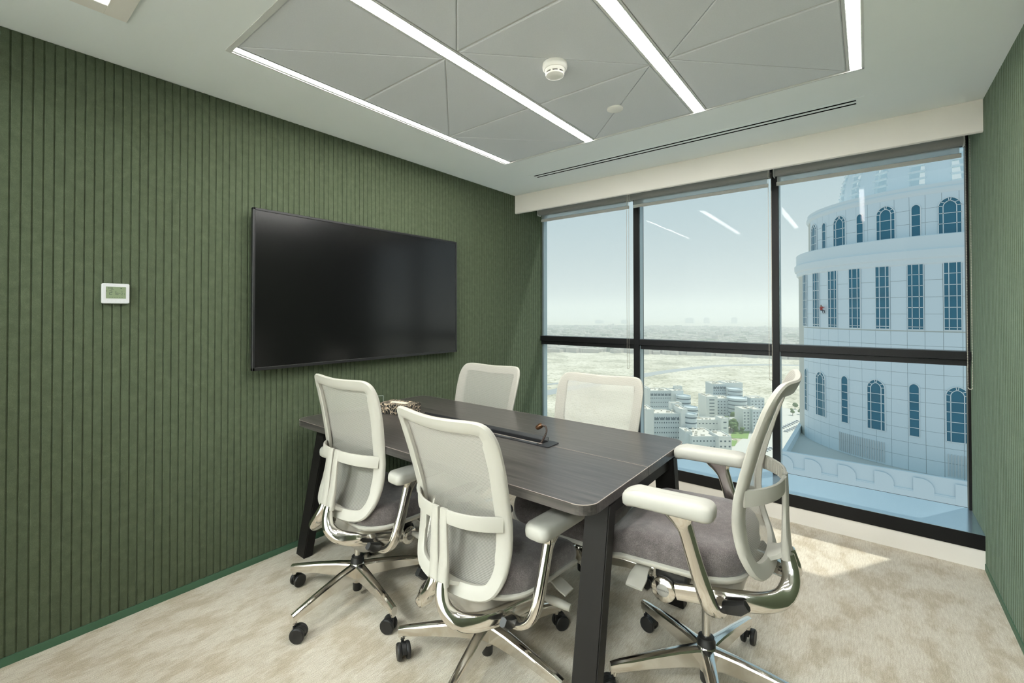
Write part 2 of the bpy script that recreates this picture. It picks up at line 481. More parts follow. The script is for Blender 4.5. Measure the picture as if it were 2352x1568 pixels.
# ceiling slab with the opening of the panel field
IX0, IX1, IY0, IY1 = 0.478, 2.518, -0.062, 1.764
bm = newbm()
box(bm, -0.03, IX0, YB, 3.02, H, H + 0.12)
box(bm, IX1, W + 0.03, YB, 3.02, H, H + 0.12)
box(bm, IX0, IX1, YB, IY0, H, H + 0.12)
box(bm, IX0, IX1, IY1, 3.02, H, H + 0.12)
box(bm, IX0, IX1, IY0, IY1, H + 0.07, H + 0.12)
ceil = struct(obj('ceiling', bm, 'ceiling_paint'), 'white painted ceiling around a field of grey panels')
# perimeter trim of the field
bm = newbm()
tw = 0.022
box(bm, IX0, IX1, IY0, IY0 + tw, H - 0.002, H + 0.03, 0.001)
box(bm, IX0, IX1, IY1 - 0.008, IY1, H - 0.001, H + 0.03)
box(bm, IX0, IX0 + 0.008, IY0, IY1, H - 0.001, H + 0.03)
box(bm, IX1 - 0.008, IX1, IY0, IY1, H - 0.001, H + 0.03)
struct(obj('perimeter_trim', bm, 'trim_metal', ceil))
obj('panel_backing', box(newbm(), IX0 + 0.008, IX1 - 0.008, IY0 + tw, IY1 - 0.008, H + 0.009, H + 0.011), 'panel_back', ceil)
# triangular acoustic panels, two to a bay, joints recessed
cols = ((0.536, 1.128), (1.206, 1.788), (1.866, 2.455))
rows = ((IY0 + tw + 0.002, 0.548), (0.556, 1.148), (1.156, IY1 - 0.012))
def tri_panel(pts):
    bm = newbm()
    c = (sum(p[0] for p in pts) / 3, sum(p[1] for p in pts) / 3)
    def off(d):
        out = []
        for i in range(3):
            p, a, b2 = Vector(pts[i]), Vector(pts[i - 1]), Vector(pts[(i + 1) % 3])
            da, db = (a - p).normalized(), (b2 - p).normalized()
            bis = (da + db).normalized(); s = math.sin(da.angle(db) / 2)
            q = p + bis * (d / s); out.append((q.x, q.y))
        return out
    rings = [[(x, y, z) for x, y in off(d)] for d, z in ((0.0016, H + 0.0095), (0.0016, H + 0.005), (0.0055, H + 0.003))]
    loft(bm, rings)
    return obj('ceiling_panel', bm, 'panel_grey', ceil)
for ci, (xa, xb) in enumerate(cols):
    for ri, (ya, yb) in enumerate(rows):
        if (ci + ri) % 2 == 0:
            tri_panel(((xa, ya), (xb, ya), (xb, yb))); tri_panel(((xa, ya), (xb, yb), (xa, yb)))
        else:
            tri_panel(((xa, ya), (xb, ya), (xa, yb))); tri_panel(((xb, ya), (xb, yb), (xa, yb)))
# LED light lines between the panels
LD = [(0.500, 0.530, 'nearest the wall with the screen'), (1.143, 1.192, 'beside the smoke detector, towards the screen'),
      (1.803, 1.852, 'beside the smoke detector, away from the screen'), (2.470, 2.506, 'nearest the ribbed wall opposite the screen')]
for xa, xb, wh in LD:
    t0 = empty('linear_light', ((xa + xb) / 2, (IY0 + IY1) / 2, H))
    tag(t0, 'glowing white linear ceiling light ' + wh, 'light', 'linear ceiling lights')
    hx, hy = (xb - xa) / 2, (IY1 - IY0) / 2 - 0.014
    bm = newbm()
    for s in (-1, 1):
        box(bm, s * (hx + 0.003) - 0.002, s * (hx + 0.003) + 0.002, -hy, hy, 0.002, 0.012)
    for s in (-1, 1):
        box(bm, -hx - 0.005, hx + 0.005, s * (hy + 0.001) - 0.002, s * (hy + 0.001) + 0.002, 0.002, 0.012)
    obj('housing', bm, 'trim_metal', t0)
    obj('diffuser', box(newbm(), -hx, hx, -hy, hy, 0.0015, 0.006), 'led_white', t0)
    # plain strips of ceiling panel either side of the profile
for xa, xb in ((0.488, 0.493), (0.538, 0.5385), (1.130, 1.137), (1.198, 1.204), (1.790, 1.797), (1.858, 1.864), (2.457, 2.464)):
    if xb - xa > 0.002:
        obj('joint_strip', box(newbm(), xa, xb, IY0 + tw, IY1 - 0.01, H + 0.003, H + 0.02), 'trim_metal', ceil)

# walls
bm = newbm(); box(bm, -0.12, -0.004, YB, 3.02, -0.06, H + 0.02)
wl = struct(obj('wall_left', bm, 'felt_green'), 'wall of dark green ribbed felt slats')
bm = newbm(); box(bm, W + 0.004, W + 0.12, YB, 3.02, -0.06, H + 0.02)
wr = struct(obj('wall_right', bm, 'felt_green'), 'wall of green ribbed felt slats beside the window')
PITCH_S, SW = 0.030, 0.0255
def slat_mesh(z0):
    bm = newbm(); h = SW / 2; c = 0.002
    prof = [(-0.0041, -h), (-0.0041, h), (-c, h), (0.0, h - c * 0.8), (0.0, -h + c * 0.8), (-c, -h)]
    loft(bm, [[(x, y, z) for x, y in prof] for z in (z0, H - 0.001)])
    return mesh_of('slat', bm, 'felt_green')
sl_me = slat_mesh(0.034)
y = YB + 0.02
while y < 2.97:
    put('slat', sl_me, wl, (0, y, 0))
    put('slat', sl_me, wr, (W, y, 0), (0, 0, PI))
    y += PITCH_S
struct(obj('baseboard_left', box(newbm(), -0.008, 0.003, YB, YF, 0.0, 0.033, 0.001), 'baseboard_green'), 'narrow green baseboard under the screen wall')
struct(obj('baseboard_right', box(newbm(), W - 0.003, W + 0.008, YB, YF, 0.0, 0.033, 0.001), 'baseboard_green'), 'narrow green baseboard under the right wall')
# unseen glazed partition and lit corridor behind the viewer, added as fill light
part = empty('added_partition', (0, YB, 0)); struct(part, 'added glazed partition with black frame, unseen, letting in fill light')
for xa, xb in ((0.0, 0.04), (0.98, 1.02), (1.96, 2.00), (W - 0.04, W)): obj('post', box(newbm(), xa, xb, -0.03, 0.03, 0, H), 'frame_black', part)
for za, zb in ((0.0, 0.06), (H - 0.06, H)): obj('rail', box(newbm(), 0.0, W, -0.03, 0.03, za, zb), 'frame_black', part)
for xa, xb in ((0.04, 0.98), (1.02, 1.96), (2.00, W - 0.04)):
    bm = newbm(); bm.faces.new([bm.verts.new(p) for p in ((xa, 0, 0.06), (xb, 0, 0.06), (xb, 0, H - 0.06), (xa, 0, H - 0.06))]); obj('pane', bm, 'acrylic', part)
YC = YB - 2.4
struct(obj('added_corridor_floor', box(newbm(), -1.5, W + 1.5, YC, YB, -0.06, 0.0), 'carpet'), 'beige carpet of the added unseen corridor')
struct(obj('added_corridor_ceiling', box(newbm(), -1.5, W + 1.5, YC, YB, H + 0.2, H + 0.3), 'ceiling_paint'), 'white ceiling of the added unseen corridor')
struct(obj('wall_added_corridor', box(newbm(), -1.5, W + 1.5, YC - 0.1, YC, -0.06, H + 0.3), 'white_wall'), 'white wall of the added unseen corridor')
for k, xa in enumerate((-1.6, W + 1.5)): struct(obj('wall_added_corridor_end', box(newbm(), xa, xa + 0.1, YC, YB, -0.06, H + 0.3), 'white_wall'), 'white end wall of the added unseen corridor')
for k, xa in enumerate((-1.5, W + 0.003)): struct(obj('wall_added_corridor_side', box(newbm(), xa, xa + 1.497, YB - 0.1, YB, -0.06, H + 0.3), 'white_wall'), 'white wall beside the added partition')
struct(obj('wall_back', box(newbm(), -0.003, W + 0.003, YB - 0.03, YB + 0.03, H, H + 0.3), 'white_wall'), 'white wall over the added partition')
for k, (xa, wh) in enumerate(((0.0, 'towards the screen wall'), (1.49, 'in the middle'), (2.98, 'away from the screen wall'))):  # unseen panels added to brighten the ceiling and walls
    t0 = empty('corridor_fill_light', (xa, YB - 1.2, H + 0.2)); tag(t0, 'square flat fill light added in the unseen corridor, ' + wh, 'light', 'added corridor fill lights')
    bm = newbm()
    for q in ((-0.31, 0.31, -0.31, -0.295), (-0.31, 0.31, 0.295, 0.31), (-0.31, -0.295, -0.295, 0.295), (0.295, 0.31, -0.295, 0.295)): box(bm, *q, -0.02, 0)
    obj('frame', bm, 'trim_metal', t0)
    obj('diffuser', box(newbm(), -0.295, 0.295, -0.295, 0.295, -0.018, -0.004), 'corridor_fill_glow', t0)

# pelmet above the window (thin board, blind pocket behind)
bm = newbm()
loft(bm, [[(x, YS, H), (x, YS, ZP), (x, YS + 0.006, ZP - 0.004), (x, YS + 0.022, ZP - 0.004), (x, YS + 0.022, H)] for x in (0.001, W - 0.001)])
struct(obj('trim_1', bm, 'soffit_paint'), 'white boxed pelmet over the window')

# sill box under the window
struct(obj('wall_window', box(newbm(), 0, W, YF, 2.99, 0.0, ZS2), 'soffit_paint'), 'low white plinth under the window')
sill = struct(obj('trim_2', box(newbm(), 0, W, YF - 0.004, 2.99, ZS2, ZS - 0.002), 'frame_black'), 'deep black window sill')
obj('sill_top', box(newbm(), 0.001, W - 0.001, YF - 0.004, YG - 0.001, ZS - 0.0022, ZS), 'sill_top', sill)['label'] = 'glossy top of the sill mirroring the sky'
# wall above window head
ZH = 2.36
struct(obj('wall_lintel', box(newbm(), -0.1, W + 0.1, 2.90, 3.05, ZH, H + 0.12), 'soffit_paint'), 'wall over the window head')

# window: frame members and six panes
win = empty('window_1', (0, YG, 0)); struct(win, 'black framed window of six panes looking over the city')
def wbox(name, x0, x1, y0, y1, z0, z1, mat='frame_black', bev=0.002):
    return obj(name, box(newbm(), x0, x1, y0 - YG, y1 - YG, z0, z1, bev, 1), mat, win)
M1, M2 = (0.968, 1.018), (1.992, 2.038)
wbox('mullion', M1[0], M1[1], YM, YG + 0.02, ZS, ZH)
wbox('mullion', M2[0], M2[1], YM, YG + 0.02, ZS, ZH)
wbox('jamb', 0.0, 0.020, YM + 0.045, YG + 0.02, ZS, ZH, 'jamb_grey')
for mx_ in (M1[1], M2[1]): wbox('mullion_reflection_strip', mx_ - 0.002, mx_ + 0.003, YM + 0.02, YG - 0.001, ZS, ZH, 'jamb_grey', 0)  # pale strips colouring in the light reflected off the mullion sides
wbox('jamb', W - 0.012, W, YM + 0.045, YG + 0.02, ZS, ZH)
wbox('head_rail', 0.0, W, YG - 0.01, YG + 0.02, ZH - 0.06, ZH)
wbox('bottom_rail', 0.0, W, YG - 0.0005, YG + 0.02, ZS - 0.02, ZS - 0.003)
for xa, xb in ((0.004, M1[0]), (M1[1], M2[0]), (M2[1], W - 0.002)):
    bm = newbm()
    loft(bm, [[(x, YM + 0.004 - YG, 1.095), (x, YM + 0.004 - YG, 1.048), (x, YM + 0.022 - YG, 1.044), (x, YM + 0.022 - YG, 1.012), (x, 0.02, 1.012), (x, 0.02, 1.095)] for x in (xa, xb)])
    obj('transom', bm, 'frame_black', win)
    for za, zb in ((ZS, 1.03), (1.08, ZH - 0.02)):
        bm = newbm()
        vs = [bm.verts.new(p) for p in ((xa, 0, za), (xb, 0, za), (xb, 0, zb), (xa, 0, zb))]; bm.faces.new(vs)
        obj('pane', bm, 'window_glass', win)

# roller blinds, drawn up
for xa, xb, wh, chx in ((0.028, 0.945, 'over the panes beside the screen wall', 0.952), (0.972, 1.985, 'over the middle panes', 1.996), (2.022, 2.952, 'over the panes beside the right wall', 2.966)):
    yb = 2.855
    t0 = empty('roller_blind', ((xa + xb) / 2, yb, 2.21)); hw = (xb - xa) / 2
    tag(t0, 'raised grey roller blind with bead chain ' + wh, 'blind', 'roller blinds at the window')
    bm = newbm()
    lathe(bm, [(0.027, -hw), (0.027, hw)], 20); bmesh.ops.rotate(bm, verts=bm.verts[:], cent=(0, 0, 0), matrix=Matrix.Rotation(PI / 2, 3, 'Y'))
    bmesh.ops.translate(bm, verts=bm.verts[:], vec=(0, 0, 0.088))
    obj('roller', bm, 'blind_fascia', t0, smooth=True)
    obj('fabric', box(newbm(), -hw + 0.012, hw - 0.012, 0.024, 0.0255, 0.02, 0.085), 'blind_fabric', t0)
    obj('bottom_bar', box(newbm(), -hw + 0.008, hw - 0.004, 0.018, 0.030, 0.0, 0.026, 0.003), 'blind_bar', t0)
    for s in (-1, 1): obj('bracket', box(newbm(), s * (hw + 0.003) - 0.003, s * (hw + 0.003) + 0.003, -0.03, 0.03, 0.055, 0.14, 0.004, 1), 'blind_bar', t0)
    # bead chain loop
    bm = newbm(); cx = chx - (xa + xb) / 2; zl = 0.90 - 2.21 if chx > 2.5 else 0.86 - 2.21
    n = int((0.08 - zl) / 0.009)
    for s in (-0.009, 0.009):
        for i in range(n):
            bmesh.ops.create_icosphere(bm, subdivisions=1, radius=0.0026, matrix=Matrix.Translation((cx + s, -0.03, 0.08 - i * 0.009)))
        box(bm, cx + s - 0.0006, cx + s + 0.0006, -0.0306, -0.0294, zl, 0.09)
    for i in range(9):
        a = PI * i / 8
        bmesh.ops.create_icosphere(bm, subdivisions=1, radius=0.0026, matrix=Matrix.Translation((cx + 0.009 * math.cos(a), -0.03, zl - 0.009 * math.sin(a))))
    obj('bead_chain', bm, 'chain_metal', t0)

# ceiling fittings
t0 = empty('smoke_detector', (1.472, 0.880, H + 0.003)); tag(t0, 'round white smoke detector on the ceiling panels', 'smoke detector')
bm = newbm(); lathe(bm, [(0.052, 0), (0.054, -0.012), (0.052, -0.022), (0.047, -0.027)], 40); obj('base', bm, 'detector_plastic', t0, smooth=True)
bm = newbm(); lathe(bm, [(0.044, -0.026), (0.043, -0.036), (0.040, -0.040), (0.026, -0.040)], 40); obj('sensor_body', bm, 'detector_plastic', t0, smooth=True)
bm = newbm(); lathe(bm, [(0.036, -0.039), (0.036, -0.048)], 40); obj('smoke_inlet', bm, 'black_void', t0, smooth=True)
bm = newbm()
for i in range(8):
    a = 2 * PI * i / 8 + 0.2
    box(bm, 0.0345, 0.0405, -0.004, 0.004, -0.050, -0.038, mat=Matrix.Rotation(a, 4, 'Z'))
obj('inlet_rib', bm, 'detector_plastic', t0)
bm = newbm(); lathe(bm, [(0.041, -0.046), (0.039, -0.052), (0.030, -0.056), (0.018, -0.058), (0.002, -0.058)], 40); obj('cap', bm, 'detector_plastic', t0, smooth=True)
t0 = empty('ceiling_cover_plate', (1.490, 1.440, H + 0.003)); tag(t0, 'flat round white cover plate on the ceiling panels', 'cover plate')
bm = newbm(); lathe(bm, [(0.042, 0), (0.042, -0.005), (0.039, -0.007), (0.004, -0.0075)], 40); obj('disc', bm, 'detector_plastic', t0, smooth=True, angle=50)

# slot diffuser in front of the pelmet
t0 = empty('slot_diffuser', (1.486, 2.137, H)); tag(t0, 'long white ceiling slot diffuser with two black slots', 'air vent')
hx = 1.032
bm = newbm()
for ya, yb in ((-0.058, -0.0315), (-0.0115, 0.0115), (0.0315, 0.058)): box(bm, -hx + 0.034, hx - 0.034, ya, yb, -0.003, -0.0005)
for s in (-1, 1): box(bm, s * (hx - 0.017) - 0.017, s * (hx - 0.017) + 0.017, -0.058, 0.058, -0.003, -0.0005)
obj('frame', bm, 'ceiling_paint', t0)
for yc in (-0.0215, 0.0215): obj('slot', box(newbm(), -hx + 0.034, hx - 0.034, yc - 0.010, yc + 0.010, -0.0016, -0.0004), 'black_void', t0)

# square downlight
t0 = empty('square_downlight', (0.515, -0.475, H)); tag(t0, 'square recessed ceiling light with pale frame', 'light')
bm = newbm(); a, c = 0.115, 0.050
for q in ((-a, a, -a, -c), (-a, a, c, a), (-a, -c, -c, c), (c, a, -c, c)): box(bm, *q, -0.006, 0.001, 0.001, 1)
obj('frame', bm, 'soffit_paint', t0, rot=(0, 0, 0.0))
obj('lens', box(newbm(), -c, c, -c, c, -0.003, 0.0), 'downlight', t0)

# ================================================================ THINGS ON THE LEFT WALL
t0 = empty('wall_screen', (0.0, 0.9525, 1.021)); tag(t0, 'large black wall-mounted display, switched off', 'screen')
TW, TH = 0.738, 0.846
obj('wall_bracket', box(newbm(), 0.001, 0.024, -0.35, 0.35, 0.18, 0.66), 'tv_bezel', t0)
obj('rear_housing', box(newbm(), 0.022, 0.046, -TW + 0.01, TW - 0.01, 0.012, TH - 0.012, 0.004), 'tv_bezel', t0)
bm = newbm(); bz = 0.0125
for q in ((-TW, TW, 0, bz + 0.004), (-TW, TW, TH - bz, TH), (-TW, -TW + bz, 0, TH), (TW - bz, TW, 0, TH)): box(bm, 0.040, 0.062, *q, 0.0015, 1)
obj('bezel', bm, 'tv_bezel', t0)
obj('display', box(newbm(), 0.044, 0.0585, -TW + 0.01, TW - 0.01, 0.01, TH - 0.01), 'tv_screen', t0)

t0 = empty('thermostat', (0.0, -0.316, 1.361)); tag(t0, 'white digital thermostat with green display on the felt wall', 'thermostat')
bm = newbm()
rings = [[(x, yy, zz) for yy, zz in rrect(-0.0455 + i, 0.0455 - i, i, 0.086 - i, 0.006, 5)] for x, i in ((0.0, 0), (0.014, 0), (0.017, 0.002))]
loft(bm, rings); obj('body', bm, 'white_plastic', t0)
dp = obj('display', box(newbm(), 0.0165, 0.0175, -0.033, 0.033, 0.022, 0.072), 'lcd', t0)
SEG = {'2': 'abged', '1': 'bc', '0': 'abcdef'}
def seven(ch, y0, z0, w, h, th):
    bm = newbm()
    S = {'a': (0, w, h - th, h), 'd': (0, w, 0, th), 'g': (0, w, h / 2 - th / 2, h / 2 + th / 2), 'f': (0, th, h / 2, h), 'e': (0, th, 0, h / 2), 'b': (w - th, w, h / 2, h), 'c': (w - th, w, 0, h / 2)}
    for s in SEG[ch]:
        a, b2, c, d = S[s]; box(bm, 0.0175, 0.0178, y0 + a, y0 + b2, z0 + c, z0 + d)
    obj('digit', bm, 'lcd_ink', dp)
seven('2', -0.022, 0.038, 0.0095, 0.017, 0.0016); seven('1', -0.009, 0.038, 0.0095, 0.017, 0.0016); seven('0', 0.0020, 0.038, 0.0055, 0.009, 0.0011)
seven('2', 0.018, 0.037, 0.0045, 0.009, 0.0010); seven('1', 0.024, 0.037, 0.0045, 0.009, 0.0010)
bm = newbm()
for q in ((-0.017, -0.008, 0.0585, 0.0605), (-0.0325, -0.029, 0.052, 0.0545), (0.0105, 0.0145, 0.0435, 0.0455), (0.018, 0.021, 0.0495, 0.052), (0.0145, 0.0195, 0.064, 0.0668)): box(bm, 0.0175, 0.0178, *q)
for i in range(6): box(bm, 0.0175, 0.0178, -0.022 + i * 0.008, -0.018 + i * 0.008, 0.026, 0.0275)
for i in range(4): box(bm, 0.0175, 0.0178, -0.025 + i * 0.004, -0.0225 + i * 0.004, 0.064, 0.068)
obj('display_mark', bm, 'lcd_ink', dp)['kind'] = 'stuff'
bm = newbm()
for i in range(5): box(bm, 0.0168, 0.0172, -0.029 + i * 0.0135, -0.0255 + i * 0.0135, 0.0105, 0.0125)
box(bm, 0.0168, 0.0172, -0.008, 0.010, 0.0765, 0.0775)
obj('button_mark', bm, 'grey_print', t0)['kind'] = 'stuff'

# ================================================================ TABLE
TX0, TX1, TY0, TY1, TZ = 0.074, 1.876, 0.431, 1.341, 0.740
TYC = 0.892
tb = empty('meeting_table', ((TX0 + TX1) / 2, TYC, 0)); tag(tb, 'dark wood meeting table with black slanted metal legs', 'table')
ox, oy = (TX0 + TX1) / 2, TYC
PX0, PX1, PY0, PY1 = 0.535, 1.452, 0.852, 0.945      # power box opening
def top_half(y0, y1, rs, cut):
    """half of the top with a notch for the power box"""
    x0, x1 = TX0 - ox, TX1 - ox
    poly = rrect(x0, x1, y0 - oy, y1 - oy, 0, 8, rs)
    px0, px1 = PX0 - ox + 0.004, PX1 - ox - 0.004
    if cut > 0:   # notch in the far edge (near half)
        i = max(range(len(poly)), key=lambda k: (round(poly[k][1], 4), poly[k][0]))
        ye = y1 - oy; yc = PY0 - oy + 0.004
        notch = [(px1, ye), (px1, yc), (px0, yc), (px0, ye)]
        out = []
        for k, p in enumerate(poly):
            out.append(p)
            q = poly[(k + 1) % len(poly)]
            if abs(p[1] - ye) < 1e-6 and abs(q[1] - ye) < 1e-6 and p[0] > q[0] and abs(p[0] - q[0]) > 0.5: out += notch
    else:
        ye = y0 - oy; yc = PY1 - oy - 0.004
        notch = [(px0, ye), (px0, yc), (px1, yc), (px1, ye)]
        out = []
        for k, p in enumerate(poly):
            out.append(p)
            q = poly[(k + 1) % len(poly)]
            if abs(p[1] - ye) < 1e-6 and abs(q[1] - ye) < 1e-6 and p[0] < q[0] and abs(p[0] - q[0]) > 0.5: out += notch
    return out
R_ = 0.062
for (y0, y1, rs, cut) in ((TY0, TYC - 0.0012, (0, 0, R_, R_), 1), (TYC + 0.0012, TY1, (R_, R_, 0, 0), -1)):
    poly = top_half(y0, y1, rs, cut)
    bm = newbm(); prism(bm, poly, TZ - 0.032, TZ)
    th = obj('tabletop', bm, 'dark_wood', tb)
    # pale arris along the rim
    bm = newbm(); outer = rrect(TX0 - ox, TX1 - ox, y0 - oy, y1 - oy, 0, 8, rs); inner = rrect(TX0 - ox + 0.002, TX1 - ox - 0.002, y0 - oy + (0.002 if cut > 0 else 0.0008), y1 - oy - (0.0008 if cut > 0 else 0.002), 0, 8, tuple(max(r - 0.002, 0) for r in rs))
    loft(bm, [[(x * 1.0002, yy, TZ - 0.0015) for x, yy in outer], [(x, yy, TZ + 0.0005) for x, yy in outer], [(x, yy, TZ + 0.0005) for x, yy in inner]], True, False, False)
    obj('edge_line', bm, 'edge_line', th)
for sx_ in (-1, 1):
    xc = sx_ * 0.858
    for sy in (-1, 1):
        yf, yt = sy * 0.428, sy * 0.300
        bm = newbm()
        rr = lambda yy, zz: [(xc - 0.043 if q[0] < 0 else xc + 0.043, yy + q[1] * 0.026, zz) for q in ((-1, -1), (1, -1), (1, 1), (-1, 1))]
        loft(bm, [rr(yf, 0.0), rr(yt, TZ - 0.034)])
        bmesh.ops.bevel(bm, geom=bm.edges[:], offset=0.004, segments=2, affect='EDGES')
        obj('leg', bm, 'table_metal', tb)
    bm = newbm(); box(bm, xc - 0.022, xc + 0.022, -0.31, 0.31, TZ - 0.092, TZ - 0.033, 0.003, 1)
    obj('cross_beam', bm, 'table_metal', tb)
bm = newbm()
for yy in (-0.16, 0.18): box(bm, -0.85, 0.85, yy - 0.02, yy + 0.02, TZ - 0.072, TZ - 0.033, 0.002, 1)
obj('long_rail', bm, 'table_metal', tb)
bm = newbm()
rings = []
for x, dz in ((-0.62, 0.0), (-0.55, 0.075), (0.42, 0.075), (0.50, 0.0)):
    rings.append([(x, -0.13, TZ - 0.034), (x, -0.12, TZ - 0.036 - dz), (x, 0.13, TZ - 0.036 - dz), (x, 0.14, TZ - 0.034)])
loft(bm, rings); obj('cable_tray', bm, 'black_plastic', tb)

# power box let into the table
pb = empty('table_power_box', ((PX0 + PX1) / 2, (PY0 + PY1) / 2, TZ)); tag(pb, 'long black power box with open flap let into the table', 'power box')
hx, hy = (PX1 - PX0) / 2, (PY1 - PY0) / 2
bm = newbm()
o1 = rrect(-hx, hx, -hy, hy, 0.012, 5); i1 = rrect(-hx + 0.05, hx - 0.05, -hy + 0.009, hy - 0.016, 0.002, 5)
loft(bm, [[(x, yy, z) for x, yy in q] for q, z in ((o1, -0.002), (o1, 0.004), (i1, 0.004), (i1, -0.035))], True, False, True)
obj('surround', bm, 'socket_black', pb)
bm = newbm(); box(bm, -hx + 0.052, hx - 0.09, -hy + 0.010, -hy + 0.052, -0.034, -0.006, 0.001, 1)
sk = obj('socket_strip', bm, 'socket_grey', pb)
for i in range(6):
    x = -hx + 0.10 + i * 0.12
    bm = newbm()
    box(bm, x - 0.022, x + 0.022, -hy + 0.013, -hy + 0.049, -0.0062, -0.0052, 0.0005, 1)
    obj('outlet', bm, 'socket_black', sk)
    bm = newbm()
    box(bm, x - 0.002, x + 0.002, -hy + 0.037, -hy + 0.044, -0.0053, -0.0048)
    for s in (-1, 1): box(bm, x + s * 0.010 - 0.003, x + s * 0.010 + 0.003, -hy + 0.019, -hy + 0.022, -0.0053, -0.0048)
    obj('outlet_pin_hole', bm, 'black_void', sk)
bm = newbm(); box(bm, -hx + 0.02, hx - 0.056, -0.002, 0.002, 0, 0.016, 0.001, 1, mat=Matrix.Translation((0, hy - 0.008, 0.002)) @ Matrix.Rotation(math.radians(-24), 4, 'X'))
obj('flap', bm, 'socket_black', pb)
cb = empty('cable_end', (PX1 - 0.075, 0.900, TZ)); tag(cb, 'short dark cable with a copper tip curling out of the power box', 'cable')
bm = newbm(); tube(bm, [(-0.03, 0, -0.03), (0.0, 0.005, -0.005), (0.018, 0.012, 0.03), (0.025, 0.016, 0.055), (0.018, 0.014, 0.074), (0.002, 0.008, 0.076)], 0.0048, 10, 5); obj('lead', bm, 'cable', cb, smooth=True)
bm = newbm(); lathe(bm, [(0.010, 0), (0.012, 0.006), (0.011, 0.026), (0.007, 0.032)], 16)
obj('plug_tip', bm, 'copper_plug', cb, loc=(0.006, 0.008, 0.079), rot=(0.3, -2.2, 0), smooth=True)

# tissue box
t0 = empty('tissue_box', (0.3945, 0.889, TZ), 0.21); tag(t0, 'black and cream leaf patterned tissue box on the table', 'tissue box')
obj('carton', box(newbm(), -0.105, 0.105, -0.0625, 0.0625, 0, 0.058, 0.0015, 1), 'leaf_print', t0)
bm = newbm(); prism(bm, rrect(-0.060, 0.060, -0.020, 0.020, 0.018, 6), 0.058, 0.0588); obj('opening_panel', bm, 'tissue_cream', t0)
# acrylic stand
t0 = empty('acrylic_stand', (0.185, 0.865, TZ), 0.9); tag(t0, 'small clear acrylic sign stand on the table by the tissue box', 'sign stand')
bm = newbm()
box(bm, -0.05, 0.05, -0.02, 0.02, 0, 0.002); box(bm, -0.05, 0.05, -0.001, 0.001, 0.002, 0.075)
obj('clear_sheet', bm, 'acrylic', t0)
bm = newbm(); box(bm, -0.05, 0.05, -0.0012, 0.0012, 0.0745, 0.0755); box(bm, 0.0495, 0.0505, -0.0012, 0.0012, 0.0, 0.075)
obj('polished_edge', bm, 'acrylic_edge', t0)

# ================================================================ CHAIRS
# local frame: x = to the sitter's right, y = forward, z up, origin on the floor under the gas column
CM = {}
PZ = [(.34, -.178), (.38, -.168), (.42, -.154), (.466, -.139), (.52, -.129), (.565, -.126), (.632, -.132), (.70, -.149), (.808, -.180), (.90, -.212), (.95, -.233), (1.0, -.256)]
def prof(z):
    for (a, fa), (b2, fb) in zip(PZ, PZ[1:]):
        if z <= b2: return fa + (fb - fa) * (z - a) / (b2 - a)
    return PZ[-1][1]
def surf(x, z):
    return prof(z) - 0.030 + 0.030 * (abs(x) / 0.23) ** 2
half = [(0, .974), (.09, .977), (.17, .981), (.212, .975), (.235, .95), (.245, .90), (.243, .80), (.236, .70), (.231, .60), (.226, .51), (.212, .435), (.178, .388), (.11, .368), (0, .362)]
ctrl = half + [(-x, z) for x, z in half[-2:0:-1]]
OUT = [(p.x, p.y) for p in spline([(x, z, 0) for x, z in ctrl], 4, True)]
def inset(poly, dist):
    n = len(poly); res = []
    for i in range(n):
        a, b2 = Vector(poly[i - 1]), Vector(poly[(i + 1) % n]); tg = (b2 - a).normalized(); nrm = Vector((tg.y, -tg.x))
        p = Vector(poly[i]); c = Vector((0, 0.7))
        if nrm.dot(c - p) < 0: nrm = -nrm
        res.append(tuple(p + nrm * dist(p)))
    return res
INN = inset(OUT, lambda p: 0.052 if p.y < 0.90 and p.y > 0.5 else 0.046)
bm = newbm()
rings = []
for off, dep in ((0.0, -0.007), (0.0, 0.002), (0.05, 0.006), (0.95, 0.004), (1.0, 0.0), (1.0, -0.011), (0.94, -0.0135), (0.5, -0.015), (0.12, -0.0135), (0.0, -0.007)):
    rings.append([(a[0] + (c[0] - a[0]) * off, surf(a[0] + (c[0] - a[0]) * off, a[1] + (c[1] - a[1]) * off) + dep, a[1] + (c[1] - a[1]) * off) for a, c in zip(OUT, INN)])
loft(bm, rings, True, False, False)
bmesh.ops.remove_doubles(bm, verts=bm.verts[:], dist=1e-5)
CM['back_frame'] = mesh_of('back_frame', bm, 'chair_plastic', True, 38)
bm = newbm()
rings = []
for s in (1.0, 0.985, 0.95, 0.88, 0.76, 0.62, 0.46, 0.30, 0.14):
    lift_ = 0.0 if s == 1.0 else (0.006 if s > 0.98 else 0.0085)
    sag = 0.012 * max(0, 1 - (s / 0.88) ** 2)
    rings.append([(x * s * (0.998 if s == 1 else 1), surf(x * s, 0.70 + (z - 0.70) * s) + lift_ + sag * 0.4, 0.70 + (z - 0.70) * s) for x, z in OUT])
loft(bm, rings, True, False, True)
CM['back_mesh'] = mesh_of('back_mesh', bm, 'back_mesh', True, 60)
